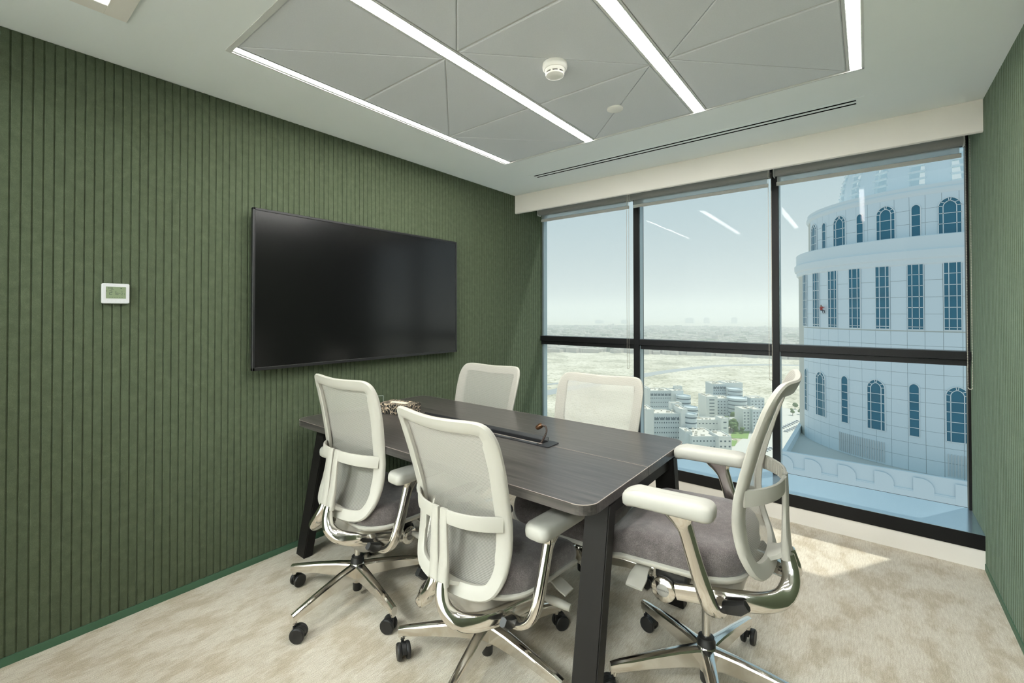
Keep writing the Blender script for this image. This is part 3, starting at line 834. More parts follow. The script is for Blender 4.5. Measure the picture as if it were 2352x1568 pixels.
# lumbar band and split spine
bm = newbm()
pts = []
n = 14
for i in range(n + 1):
    x = 0.006 + (0.212 - 0.006) * i / n
    fe = surf(0.212, .645) - 0.012
    f = fe + (-0.238 - fe) * (1 - (x / 0.212) ** 2.6)
    hz = 0.023 + 0.003 * (i / n)
    pts.append((x, f, 0.632 + 0.006 * (1 - i / n), 0.0055, hz))
sweep(bm, pts, None, n=14, side=(0, 1, 0), expo=4.5)
sp = [(0.022, -0.238, 0.660, 0.016, 0.007), (0.022, -0.240, 0.61, 0.017, 0.0075), (0.023, -0.240, 0.55, 0.018, 0.008), (0.024, -0.240, 0.50, 0.020, 0.009), (0.022, -0.241, 0.445, 0.0225, 0.012), (0.022, -0.243, 0.405, 0.0225, 0.014)]
sweep(bm, sp, None, n=14, side=(1, 0, 0), expo=4.0, k=3)
mirror_x(bm)
# bridge to the bottom of the frame
sweep(bm, [(0, -0.240, 0.425, 0.036, 0.016), (0, -0.222, 0.412, 0.045, 0.012), (0, -0.196, 0.402, 0.060, 0.012)], None, n=14, side=(1, 0, 0), expo=4)
# ribs on the inside of the band
for i in range(2, 13):
    for s in (-1, 1):
        x, f = pts[i][0], pts[i][1]
        box(bm, s * x - 0.0016, s * x + 0.0016, f + 0.003, f + 0.0085, 0.614, 0.654)
CM['lumbar_support'] = mesh_of('lumbar_support', bm, 'chair_plastic', True, 45)
# polished yoke
bm = newbm()
yk = [(0.019, -0.244, 0.418, 0.020, 0.017), (0.022, -0.250, 0.395, 0.021, 0.019), (0.034, -0.256, 0.365, 0.023, 0.020), (0.056, -0.254, 0.335, 0.026, 0.022), (0.090, -0.236, 0.312, 0.028, 0.023), (0.126, -0.196, 0.302, 0.029, 0.021), (0.150, -0.140, 0.297, 0.030, 0.018), (0.162, -0.070, 0.288, 0.031, 0.015), (0.166, 0.0, 0.276, 0.028, 0.012), (0.168, 0.055, 0.265, 0.026, 0.010)]
sweep(bm, [(p[0], p[1], p[2], p[4], p[3]) for p in yk], None, n=18, side=(1, 0.3, 0), expo=2.8, k=5)
c0 = Vector((0.168, 0.095, 0.258))
mt = Matrix.Translation(c0) @ Matrix.Rotation(PI / 2, 4, 'Y')
b3 = newbm(); lathe(b3, [(0.036, -0.012), (0.040, -0.008), (0.040, 0.008), (0.037, 0.011)], 28)
bmesh.ops.transform(b3, matrix=mt, verts=b3.verts[:]); me_ = bpy.data.meshes.new('tmp'); b3.to_mesh(me_); b3.free(); bm.from_mesh(me_); bpy.data.meshes.remove(me_)
mirror_x(bm)
CM['back_yoke'] = mesh_of('back_yoke', bm, 'chrome', True, 50)
bm = newbm(); lathe(bm, [(0.020, 0.0), (0.020, 0.0014), (0.0185, 0.002)], 28); CM['hub_disc'] = mesh_of('hub_disc', bm, 'disc_grey', True, 40)
# arms
bm = newbm()
ar = [(0.150, -0.085, 0.290, 0.024, 0.014), (0.195, -0.085, 0.282, 0.024, 0.015), (0.238, -0.080, 0.288, 0.024, 0.016), (0.268, -0.070, 0.316, 0.024, 0.017), (0.280, -0.055, 0.370, 0.024, 0.017), (0.283, -0.030, 0.450, 0.023, 0.016), (0.285, -0.010, 0.520, 0.023, 0.016), (0.285, 0.0, 0.545, 0.028, 0.018), (0.285, 0.008, 0.570, 0.045, 0.026), (0.285, 0.010, 0.580, 0.056, 0.030)]
sweep(bm, ar, None, n=18, side=(0, 1, 0), expo=2.8, k=4)
CM['armrest_r'] = mesh_of('armrest', bm, 'chrome', True, 50)
bm.free() if False else None
def mirrored(me, name):
    b4 = newbm(); b4.from_mesh(me)
    for v in b4.verts: v.co.x *= -1
    bmesh.ops.reverse_faces(b4, faces=b4.faces[:])
    m2 = bpy.data.meshes.new(name); b4.to_mesh(m2); b4.free(); m2.materials.append(me.materials[0]); return m2
CM['armrest_l'] = mirrored(CM['armrest_r'], 'armrest')
bm = newbm(); rings = []
for s, z in ((0.80, 0.578), (0.97, 0.586), (1.0, 0.600), (0.97, 0.614), (0.86, 0.623), (0.5, 0.627), (0.1, 0.628)):
    rings.append([(0.285 + x * s, 0.045 + yy * (1 - (1 - s) * 0.35), z - 0.55 * max(0, yy - 0.06) ** 2 / 0.08 * 0.35 - 0.05 * max(0, -yy - 0.08)) for x, yy in rrect(-0.047, 0.047, -0.135, 0.140, 0, 6, (0.036, 0.036, 0.028, 0.028))])
loft(bm, rings)
CM['arm_pad'] = mesh_of('arm_pad', bm, 'arm_pad', True, 60)
# black end piece under each arm
bm = newbm(); sweep(bm, [(0.205, -0.10, 0.292, 0.016, 0.018), (0.213, -0.135, 0.306, 0.015, 0.020), (0.216, -0.160, 0.324, 0.011, 0.014)], None, n=10, side=(1, 0, 0), expo=4)
CM['arm_clamp'] = mesh_of('arm_clamp', bm, 'black_plastic', True, 40)
# seat
def seat_outline(s):
    base = rrect(-0.245, 0.245, -0.150, 0.300, 0, 7, (0.085, 0.085, 0.11, 0.11))
    out = []
    for x, yy in base:
        wv_ = 1.0 - 0.10 * max(0, -yy / 0.175) ** 2 + 0.02 * max(0, 1 - abs(yy - 0.1) / 0.2)
        out.append((x * wv_, yy))
    out2 = []
    n = len(out)
    for i, (x, yy) in enumerate(out):
        cx_, cy_ = 0, 0.06
        out2.append((cx_ + (x - cx_) * s, cy_ + (yy - cy_) * s))
    return out2
def zdrop(yy): return -1.9 * max(0, yy - 0.12) ** 2 + 0.02 * max(0, -yy - 0.05)
bm = newbm(); rings = []
for s, z in ((0.90, 0.366), (0.985, 0.374), (1.0, 0.388), (1.004, 0.408), (0.998, 0.424), (0.988, 0.4275), (0.984, 0.432), (0.955, 0.446), (0.89, 0.453), (0.75, 0.455), (0.5, 0.452), (0.25, 0.449), (0.05, 0.448)):
    rings.append([(x, yy, z + zdrop(yy) * (1 if z > .40 else 0.75) + 0.010 * (abs(x) / 0.245) ** 2) for x, yy in seat_outline(s)])
loft(bm, rings)
CM['seat_cushion'] = mesh_of('seat_cushion', bm, 'seat_fabric', True, 60)
bm = newbm(); rings = []
for s, z in ((0.45, 0.335), (0.85, 0.345), (0.98, 0.355), (1.018, 0.366), (1.018, 0.372), (0.985, 0.378)):
    rings.append([(x, yy, z + zdrop(yy) * 0.75 + 0.010 * (abs(x) / 0.245) ** 2) for x, yy in seat_outline(s)])
loft(bm, rings)
CM['seat_pan'] = mesh_of('seat_pan', bm, 'chair_plastic', True, 50)
# tilt mechanism
bm = newbm(); rings = []
for z, sx_, y0, y1 in ((0.196, 0.045, -0.05, 0.06), (0.215, 0.085, -0.09, 0.10), (0.26, 0.115, -0.12, 0.13), (0.31, 0.125, -0.13, 0.15), (0.345, 0.12, -0.12, 0.15)):
    rings.append([(x, yy, z) for x, yy in rrect(-sx_, sx_, y0, y1, min(0.04, sx_ * 0.8), 5)])
loft(bm, rings)
CM['tilt_mechanism'] = mesh_of('tilt_mechanism', bm, 'mech_grey', True, 40)
bm = newbm(); box(bm, -0.155, 0.155, 0.02, 0.13, 0.275, 0.335, 0.012, 2); CM['mechanism_bar'] = mesh_of('mechanism_bar', bm, 'black_plastic')
# levers
bm = newbm(); sweep(bm, [(0.10, 0.155, 0.325, 0.022, 0.006), (0.19, 0.16, 0.315, 0.024, 0.006), (0.225, 0.162, 0.300, 0.030, 0.006), (0.262, 0.163, 0.285, 0.028, 0.005)], None, n=12, side=(0, 1, 0), expo=4, k=4)
CM['paddle_r'] = mesh_of('seat_paddle', bm, 'chair_plastic', True, 40); CM['paddle_l'] = mirrored(CM['paddle_r'], 'seat_paddle')
bm = newbm(); sweep(bm, [(0.12, 0.10, 0.270, 0.008, 0.008), (0.19, 0.115, 0.262, 0.012, 0.012), (0.215, 0.12, 0.260, 0.016, 0.016), (0.225, 0.122, 0.259, 0.016, 0.016), (0.285, 0.135, 0.252, 0.0135, 0.0135)], None, n=16, side=(0, 1, 0))
CM['height_lever'] = mesh_of('height_lever', bm, 'chair_plastic', True, 40)
# column and base
bm = newbm(); lathe(bm, [(0.014, 0.12), (0.014, 0.34)], 20); CM['gas_column'] = mesh_of('gas_column', bm, 'chrome_satin', True, 40)
bm = newbm(); lathe(bm, [(0.019, 0.030), (0.021, 0.034), (0.021, 0.10)], 24); CM['column_sleeve'] = mesh_of('column_sleeve', bm, 'black_plastic', True, 40)
bm = newbm(); lathe(bm, [(0.030, 0.140), (0.030, 0.172), (0.026, 0.178), (0.026, 0.186), (0.015, 0.190)], 24); CM['collar'] = mesh_of('collar', bm, 'black_plastic', True, 40)
bm = newbm(); lathe(bm, [(0.023, 0.070), (0.026, 0.078), (0.034, 0.088), (0.036, 0.145), (0.030, 0.158), (0.016, 0.160)], 30); CM['base_hub'] = mesh_of('base_hub', bm, 'chrome', True, 40)
bm = newbm()
secs = [(0.012, 0.088, 0.156, 0.024), (0.045, 0.090, 0.155, 0.021), (0.10, 0.092, 0.150, 0.0185), (0.20, 0.089, 0.136, 0.016), (0.315, 0.080, 0.116, 0.0135), (0.343, 0.074, 0.109, 0.013)]
rings = []
for x, zb, zt, hw in secs:
    rings.append([(x, -hw * 0.82, zb), (x, hw * 0.82, zb), (x, hw, zt - 0.010), (x, hw * 0.82, zt - 0.004), (x, hw * 0.35, zt), (x, -hw * 0.35, zt), (x, -hw * 0.82, zt - 0.004), (x, -hw, zt - 0.010)])
loft(bm, rings)
lathe(bm, [(0.011, 0.066), (0.012, 0.080)], 16, (0.330, 0))
CM['base_leg'] = mesh_of('base_leg', bm, 'chrome', True, 28)
bm = newbm()
lathe(bm, [(0.006, 0.035), (0.006, 0.072)], 12)
rings = []
for i in range(9):
    a = PI * (0.02 + 0.72 * i / 8)
    rings.append([(0.018 + r * math.cos(a), yy, 0.030 + r * math.sin(a)) for r, yy in ((0.0285, -0.008), (0.0285, 0.008), (0.012, 0.008), (0.012, -0.008))])
loft(bm, rings)
CM['caster'] = mesh_of('caster', bm, 'black_plastic', True, 40)
bm = newbm(); lathe(bm, [(0.004, -0.0075), (0.024, -0.008), (0.0285, -0.0065), (0.030, -0.003), (0.030, 0.004), (0.027, 0.008), (0.004, 0.007)], 28)
bmesh.ops.rotate(bm, verts=bm.verts[:], cent=(0, 0, 0), matrix=Matrix.Rotation(PI / 2, 3, 'X'))
CM['wheel'] = mesh_of('wheel', bm, 'black_plastic', True, 35)

tcu = bpy.data.curves.new('lettering', 'FONT'); tcu.body = 'HAWORTH'; tcu.size = 0.0075; tcu.align_x = 'CENTER'; tcu.align_y = 'CENTER'; tcu.extrude = 0.0002
tob = bpy.data.objects.new('lettering', tcu); COL.objects.link(tob)
CM['disc_lettering'] = bpy.data.meshes.new_from_object(tob.evaluated_get(bpy.context.evaluated_depsgraph_get()))
CM['disc_lettering'].materials.clear(); CM['disc_lettering'].materials.append(MATS['disc_ink'])
bpy.data.objects.remove(tob)

def chair(x, y, yaw, lift, tilt, base, label, swivel, slide=0.0):
    t = empty('office_chair', (x, y, 0), yaw)
    tag(t, label, 'chair', 'office chairs around the table')
    L = (0, slide, lift)
    for k in range(5):
        a = base - yaw + 2 * PI * k / 5
        put('base_leg', CM['base_leg'], t, rot=(0, 0, a))
        c = put('caster', CM['caster'], t, (0.330 * math.cos(a), 0.330 * math.sin(a), 0), (0, 0, swivel[k] - yaw))
        for s in (-1, 1): put('wheel', CM['wheel'], c, (0.018, s * 0.0165, 0.030), (0, 0, 0 if s < 0 else PI))
    put('base_hub', CM['base_hub'], t); put('column_sleeve', CM['column_sleeve'], t); put('collar', CM['collar'], t)
    put('gas_column', CM['gas_column'], t)
    me = put('tilt_mechanism', CM['tilt_mechanism'], t, L); put('mechanism_bar', CM['mechanism_bar'], me)
    put('seat_pan', CM['seat_pan'], t, L); put('seat_cushion', CM['seat_cushion'], t, L)
    for s in ('l', 'r'):
        sg = 1 if s == 'r' else -1
        a = put('armrest', CM['armrest_' + s], t, L)
        put('arm_pad', CM['arm_pad'], a, (0 if s == 'r' else -0.570, 0, 0))
        put('arm_clamp', CM['arm_clamp'], a, scale=(sg, 1, 1))
        put('seat_paddle', CM['paddle_' + s], t, L)
    put('height_lever', CM['height_lever'], t, L)
    # back and yoke lean about the pivot under the seat
    pv = Vector((0, 0.095, 0.258))
    R = Matrix.Rotation(tilt, 3, 'X')
    off = pv - R @ pv + Vector(L)
    bf = put('back_frame', CM['back_frame'], t, off, (tilt, 0, 0))
    put('back_mesh', CM['back_mesh'], bf); put('lumbar_support', CM['lumbar_support'], bf)
    yk_ = put('back_yoke', CM['back_yoke'], t, off, (tilt, 0, 0))
    for s in (-1, 1): put('hub_disc', CM['hub_disc'], yk_, (s * 0.179, 0.095, 0.258), (0, s * PI / 2, 0))
    for s in (-1, 1): put('disc_lettering', CM['disc_lettering'], yk_, (s * 0.1811, 0.095, 0.258), (PI / 2, 0, s * PI / 2))
    return t

rad = math.radians
sw = lambda s: [random.Random(s * 10 + k).uniform(0, 2 * PI) for k in range(5)]
chair(0.655, 0.445, rad(0), 0.012, rad(-7), rad(-8), 'off-white mesh office chair with its back to the room, nearest the tissue box', sw(1), 0.07)
chair(1.388, 0.530, rad(-1.5), 0.0, 0.0, rad(-2), 'off-white mesh office chair with its back to the room, beside the open power box end', sw(2))
chair(0.61, 1.22, rad(182), 0.0, 0.0, rad(10), 'off-white mesh office chair facing the room in front of the ribbed green wall', sw(3))
chair(1.395, 1.24, rad(184), 0.0, 0.0, rad(20), 'off-white mesh office chair facing the room in front of the window', sw(4))
chair(2.072, 0.915, rad(92.5), 0.14, 0.0, rad(6), 'raised off-white mesh office chair at the end of the table opposite the screen', sw(5))

# ================================================================ OUTSIDE
G = -115.0
BX, BY = 10.874, 90.102
TH0, DTH = -2.708, 0.184
ang = lambda i: TH0 + DTH * i
GT = -18.0
tw_ = empty('round_tower', (BX, BY, GT)); tag(tw_, 'tall round white tower with arched windows and a ribbed dome', 'building')
def ring_part(name, prof_, mat, n=120, smooth=True):
    bm = newbm(); lathe(bm, [(r, z - GT) for r, z in prof_], n, cap0=True, cap1=True)
    return obj(name, bm, mat, tw_, smooth=smooth, angle=25)
RL, RU = 17.42, 16.02
ring_part('lower_drum', [(RL - 0.10, -18), (RL - 0.10, 7.3)], 'tower_joint')
ring_part('cornice', [(17.42, 7.1), (17.62, 7.3), (17.62, 7.75), (17.85, 7.95), (17.92, 8.3), (17.92, 8.85), (17.75, 9.0), (17.66, 9.2), (17.66, 10.55), (17.5, 10.65), (16.0, 10.65)], 'tower_trim')
ring_part('upper_drum', [(RU - 0.10, 10.6), (RU - 0.10, 15.9)], 'tower_joint')
ring_part('parapet_cornice', [(15.9, 15.7), (16.05, 15.8), (16.2, 16.1), (16.2, 16.4), (16.05, 16.6), (16.05, 17.0), (15.6, 17.0), (15.6, 16.9), (11.0, 16.9)], 'tower_trim')
# cladding panels, shared per size
pan_cache = {}
def clad(Rr, hgt, da):
    key = (round(Rr, 3), round(hgt, 3), round(da, 4))
    if key not in pan_cache:
        bm = newbm(); g = 0.016; k = 3; rings = []
        for s in range(k + 1):
            a = -da / 2 + g / Rr + (da - 2 * g / Rr) * s / k
            rings.append([(r * math.cos(a), r * math.sin(a), z) for r, z in ((Rr - 0.09, g), (Rr, g), (Rr, hgt - g), (Rr - 0.09, hgt - g))])
        loft(bm, rings)
        pan_cache[key] = mesh_of('cladding_panel', bm, 'tower_clad')
    return pan_cache[key]
npan = 0
rest = newbm()
def clad_row(Rr, z0, z1, i0, i1, step=0.5, offs=0.0):
    global npan
    i = i0
    while i <= i1:
        me = clad(Rr, z1 - z0, DTH * step)
        put('cladding_panel', me, tw_, (0, 0, z0 - GT), (0, 0, ang(i + offs))); npan += 1
        i += step
zz = -18.0
for k in range(10):
    clad_row(RL, zz, zz + 1.7, 0.0, 7.0); zz += 1.7
for k in range(4): clad_row(RL, -0.9 + k * 2.05, -0.9 + (k + 1) * 2.05, 0.0, 7.0)
for k in range(3): clad_row(RU, 10.65 + k * 1.72, 10.65 + (k + 1) * 1.72, -0.5, 7.0)
rest.free()
# windows
def win_at(i, Rr, z0):
    a = ang(i)
    return (Rr * math.cos(a), Rr * math.sin(a), z0 - GT), (0, 0, a + PI / 2)
def bar(bm, x0, z0, x1, z1, w=0.07, d0=-0.12, d1=0.0):
    dx, dz = x1 - x0, z1 - z0; L = math.hypot(dx, dz); nx, nz = -dz / L * w / 2, dx / L * w / 2
    P = [(x0 + nx, z0 + nz), (x1 + nx, z1 + nz), (x1 - nx, z1 - nz), (x0 - nx, z0 - nz)]
    a = [bm.verts.new((x, d0, z)) for x, z in P]; c = [bm.verts.new((x, d1, z)) for x, z in P]
    bm.faces.new(a); bm.faces.new(c[::-1])
    for q in range(4): bm.faces.new((a[q], a[(q + 1) % 4], c[(q + 1) % 4], c[q]))
def poly_mesh(name, pts, mat, d=-0.05):
    bm = newbm(); a = [bm.verts.new((x, d, z)) for x, z in pts]; c = [bm.verts.new((x, 0.02, z)) for x, z in pts]
    bm.faces.new(a)
    n = len(pts)
    for q in range(n): bm.faces.new((a[q], a[(q + 1) % n], c[(q + 1) % n], c[q]))
    return mesh_of(name, bm, mat)
# tall rectangular windows: 3 x 6 panes
hwid = 0.042 * RL; HT = 8.0
xs = (-hwid, -hwid * 0.42, hwid * 0.48, hwid); zs = [8.0 - 1.33 * k for k in range(6)] + [0.32, 0.0]
fb = newbm()
for x in xs: bar(fb, x, 0, x, HT)
for z in zs: bar(fb, -hwid, z, hwid, z)
f_me = mesh_of('window', fb, 'tower_frame')
p_me = {}
for c in range(3):
    for r in range(7):
        x0, x1, z1, z0 = xs[c], xs[c + 1], zs[r], zs[r + 1]
        p_me[c, r] = poly_mesh('pane', [(x0, z0), (x1, z0), (x1, z1), (x0, z1)], 'tower_glass')
for i in range(0, 8):
    l, r_ = win_at(i, RL, -0.745)
    w_ = put('window', f_me, tw_, l, r_)
    if i > 0:
        for k in p_me: put('pane', p_me[k], w_)
    else: put('pane', poly_mesh('pane', [(-hwid, 0), (hwid, 0), (hwid, HT), (-hwid, HT)], 'tower_glass'), w_)
def arch_pts(w, hs, ht, n=8):
    """pointed arch outline: half width w, spring height hs, apex height ht"""
    out = [(-w, 0), (w, 0)]
    rise = ht - hs; rr = (w * w + rise * rise) / (2 * w); cx = w - rr; a1 = math.asin(min(1, rise / rr))
    right = [(cx + rr * math.cos(a1 * s / n), hs + rr * math.sin(a1 * s / n)) for s in range(n + 1)]
    return out + right + [(-x, z) for x, z in right[-2::-1]]
def arch_window(w, ht, wide):
    hs = ht - w * 1.15
    pts_ = arch_pts(w, hs, ht)
    bm = newbm()
    for p, q in zip(pts_, pts_[1:] + pts_[:1]): bar(bm, *p, *q, 0.09)
    if wide:
        wi = w * 0.58; ip = arch_pts(wi, hs, ht - w * 0.42)
        for p, q in zip(ip[1:], ip[2:] + ip[:1]): bar(bm, *p, *q, 0.08)
        for s in (-1, 1):
            bar(bm, s * wi, hs + 0.1, s * w, hs + 0.15, 0.07)
            bar(bm, s * wi * 0.72, hs + (ht - hs) * 0.42, s * w * 0.80, hs + (ht - hs) * 0.56, 0.07)
            bar(bm, s * wi * 0.1, ht - w * 0.45, s * w * 0.12, ht - 0.05, 0.07)
        nz = 4 if ht > 5 else 2
    else:
        nz = 5 if ht > 5 else 2
    for k in range(1, nz + 1):
        z = hs * k / (nz + 0.6); bar(bm, -w, z, w, z, 0.07)
    return mesh_of('window', bm, 'tower_frame'), poly_mesh('pane', pts_, 'tower_glass')
LW, LN = arch_window(0.98, 6.45, True), arch_window(0.48, 6.4, False)
UW, UN = arch_window(1.0, 4.4, True), arch_window(0.44, 4.0, False)
for i, kind in ((0.05, LN), (1.26, LW), (2.55, LN), (3.755, LW), (4.935, LN), (6.095, LW), (7.25, LN)):
    l, r_ = win_at(i, RL, -13.75)
    w_ = put('window', kind[0], tw_, l, r_); put('pane', kind[1], w_)
for k in range(8):
    l, r_ = win_at(6.995 - 1.015 * k, RU, 10.72)
    kind = UN if k % 2 == 0 else UW
    w_ = put('window', kind[0], tw_, l, r_); put('pane', kind[1], w_)
# louvred openings at the foot
for ia, ib in ((2.25, 4.05), (5.8, 6.9)):
    bm = newbm(); n = int((ib - ia) * DTH * RL / 0.27)
    for k in range(n):
        a = ang(ia + (ib - ia) * (k + 0.5) / n)
        box(bm, RL - 0.02, RL + 0.12, -0.05, 0.05, -17.75 - GT, -15.2 - GT, mat=Matrix.Rotation(a, 4, 'Z'))
    lo = obj('louvre', bm, 'louvre_white', tw_); lo['kind'] = 'stuff'
# dome ribs and bars
dprof = [(11.75, 16.9), (11.62, 19.6), (11.3, 21.5), (10.67, 23.5), (9.8, 25.2), (8.6, 27.0), (6.8, 28.8), (4.6, 30.2), (2.0, 31.0)]
per, sol = 0.345, 0.19
nseg = 18; per = 2 * PI / nseg
ph = ang(1.85)
for k in range(nseg):
    a0 = ph + k * per
    bm = newbm(); rings = []
    for r, z in dprof:
        q = min(1.0, 0.62)
        rings.append([(rr * math.cos(a), rr * math.sin(a), z - GT) for rr, a in ((r - 0.5, a0 - per * 0.31), (r, a0 - per * 0.31), (r + 0.05, a0), (r, a0 + per * 0.31), (r - 0.5, a0 + per * 0.31))])
    loft(bm, rings); obj('dome_rib', bm, 'tower_clad', tw_)
    bm = newbm()
    for zb in [17.9 + 0.95 * j for j in range(9)]:
        rb = 11.6
        for (r1, z1), (r2, z2) in zip(dprof, dprof[1:]):
            if z1 <= zb <= z2: rb = r1 + (r2 - r1) * (zb - z1) / (z2 - z1)
        box(bm, rb - 0.25, rb + 0.25, -rb * per * 0.22, rb * per * 0.22, zb - 0.09 - GT, zb + 0.09 - GT, mat=Matrix.Rotation(a0 + per / 2, 4, 'Z'))
    sb = obj('dome_bar', bm, 'tower_trim', tw_); sb['kind'] = 'stuff'

# rope-access worker on the tower face
m, t, b, o = new_mat('worker_clothes')
c = t.nodes.new('ShaderNodeTexCoord'); sp_ = t.nodes.new('ShaderNodeSeparateXYZ'); t.links.new(c.outputs['Object'], sp_.inputs[0])
rp = t.nodes.new('ShaderNodeValToRGB'); rp.color_ramp.interpolation = 'CONSTANT'
els = rp.color_ramp.elements; els[0].color = (0.08, 0.09, 0.11, 1); els[1].position = 0.52; els[1].color = (0.45, 0.06, 0.05, 1)
e = els.new(0.97); e.color = (0.35, 0.20, 0.14, 1); e = els.new(1.0); e.color = (0.35, 0.20, 0.14, 1)
t.links.new(sp_.outputs['Z'], rp.inputs[0]); t.links.new(rp.outputs[0], b.inputs['Base Color'])
J = [(0, 0, 0.55, .15), (0, 0, 0.72, .15), (0, 0, 0.92, .16), (0, 0, 1.02, .06), (0, -0.02, 1.13, .105), (0, -0.02, 1.24, .08),
     (0.19, 0, 0.90, .065), (0.26, 0.16, 0.78, .05), (0.12, 0.34, 0.92, .04), (0.08, 0.38, 0.95, .035), (-0.19, 0, 0.90, .065), (-0.26, 0.16, 0.78, .05), (-0.12, 0.34, 1.02, .04), (-0.09, 0.38, 1.06, .035),
     (0.10, 0.04, 0.50, .10), (0.14, 0.34, 0.46, .075), (0.14, 0.38, 0.10, .05), (0.14, 0.46, 0.05, .04), (-0.10, 0.04, 0.50, .10), (-0.14, 0.32, 0.42, .075), (-0.14, 0.34, 0.06, .05), (-0.14, 0.42, 0.0, .04)]
EDG = [(0, 1), (1, 2), (2, 3), (3, 4), (4, 5), (2, 6), (6, 7), (7, 8), (8, 9), (2, 10), (10, 11), (11, 12), (12, 13), (0, 14), (14, 15), (15, 16), (16, 17), (0, 18), (18, 19), (19, 20), (20, 21)]
me = bpy.data.meshes.new('person'); me.from_pydata([q[:3] for q in J], EDG, []); me.materials.append(MATS['worker_clothes'])
a_ = ang(1.56)
pw = put('person', me, None, (BX + 17.98 * math.cos(a_), BY + 17.98 * math.sin(a_), 1.2), (0, 0, a_ + PI / 2))
md = pw.modifiers.new('skin', 'SKIN')
for v_, q in zip(me.skin_vertices[0].data, J): v_.radius = (q[3], q[3])
me.skin_vertices[0].data[0].use_root = True
md = pw.modifiers.new('smooth', 'SUBSURF'); md.levels = 1; md.render_levels = 1
tag(pw, 'person in red hanging in a sitting pose against the round tower face', 'person')

# podium in front of the tower
pd = empty('tower_podium', (12, 90, G)); tag(pd, 'pale podium block with roof terrace under the round tower', 'building')
def pbox(name, x0, x1, y0, y1, z0, z1, mat):
    return obj(name, box(newbm(), x0 - 12, x1 - 12, y0 - 90, y1 - 90, z0 - G, z1 - G), mat, pd)
pbox('podium_body', -6.2, 45, 68.4, 125, G, -18.0, 'terrace_floor')
pbox('parapet', -6.3, 45, 68.2, 68.6, -19.0, -16.9, 'tower_clad')
pbox('parapet', -6.4, -5.9, 68.6, 88, -19.0, -16.9, 'tower_clad')
pbox('facade_wall', -6.25, 45, 68.1, 68.4, G, -18.8, 'tower_clad')
for x1 in (-5.1, -2.1, 1.32, 4.78, 8.19, 11.6, 15.0):
    bm = newbm(); poly = rrect(x1 - 1.75, x1, -30.0, -17.35, 0, 8, (1.1, 0.0, 0, 0))
    prism(bm, poly, 0, 0.06, Matrix.Translation((-12, 68.1 - 90, -G)) @ Matrix.Rotation(PI / 2, 4, 'X'))
    obj('facade_panel', bm, 'tower_clad', pd)
for k in range(6):
    pbox('cladding_course', -6.3, 45, 68.06, 68.2, -20.4 - k * 1.6, -18.95 - k * 1.6, 'tower_clad')

# ground
gm = obj('ground', box(newbm(), -9000, 9000, 150, 14000, G - 2, G), 'desert'); struct(gm, 'pale desert plain with scrub')
gm['label'] = 'pale desert plain with scrub'
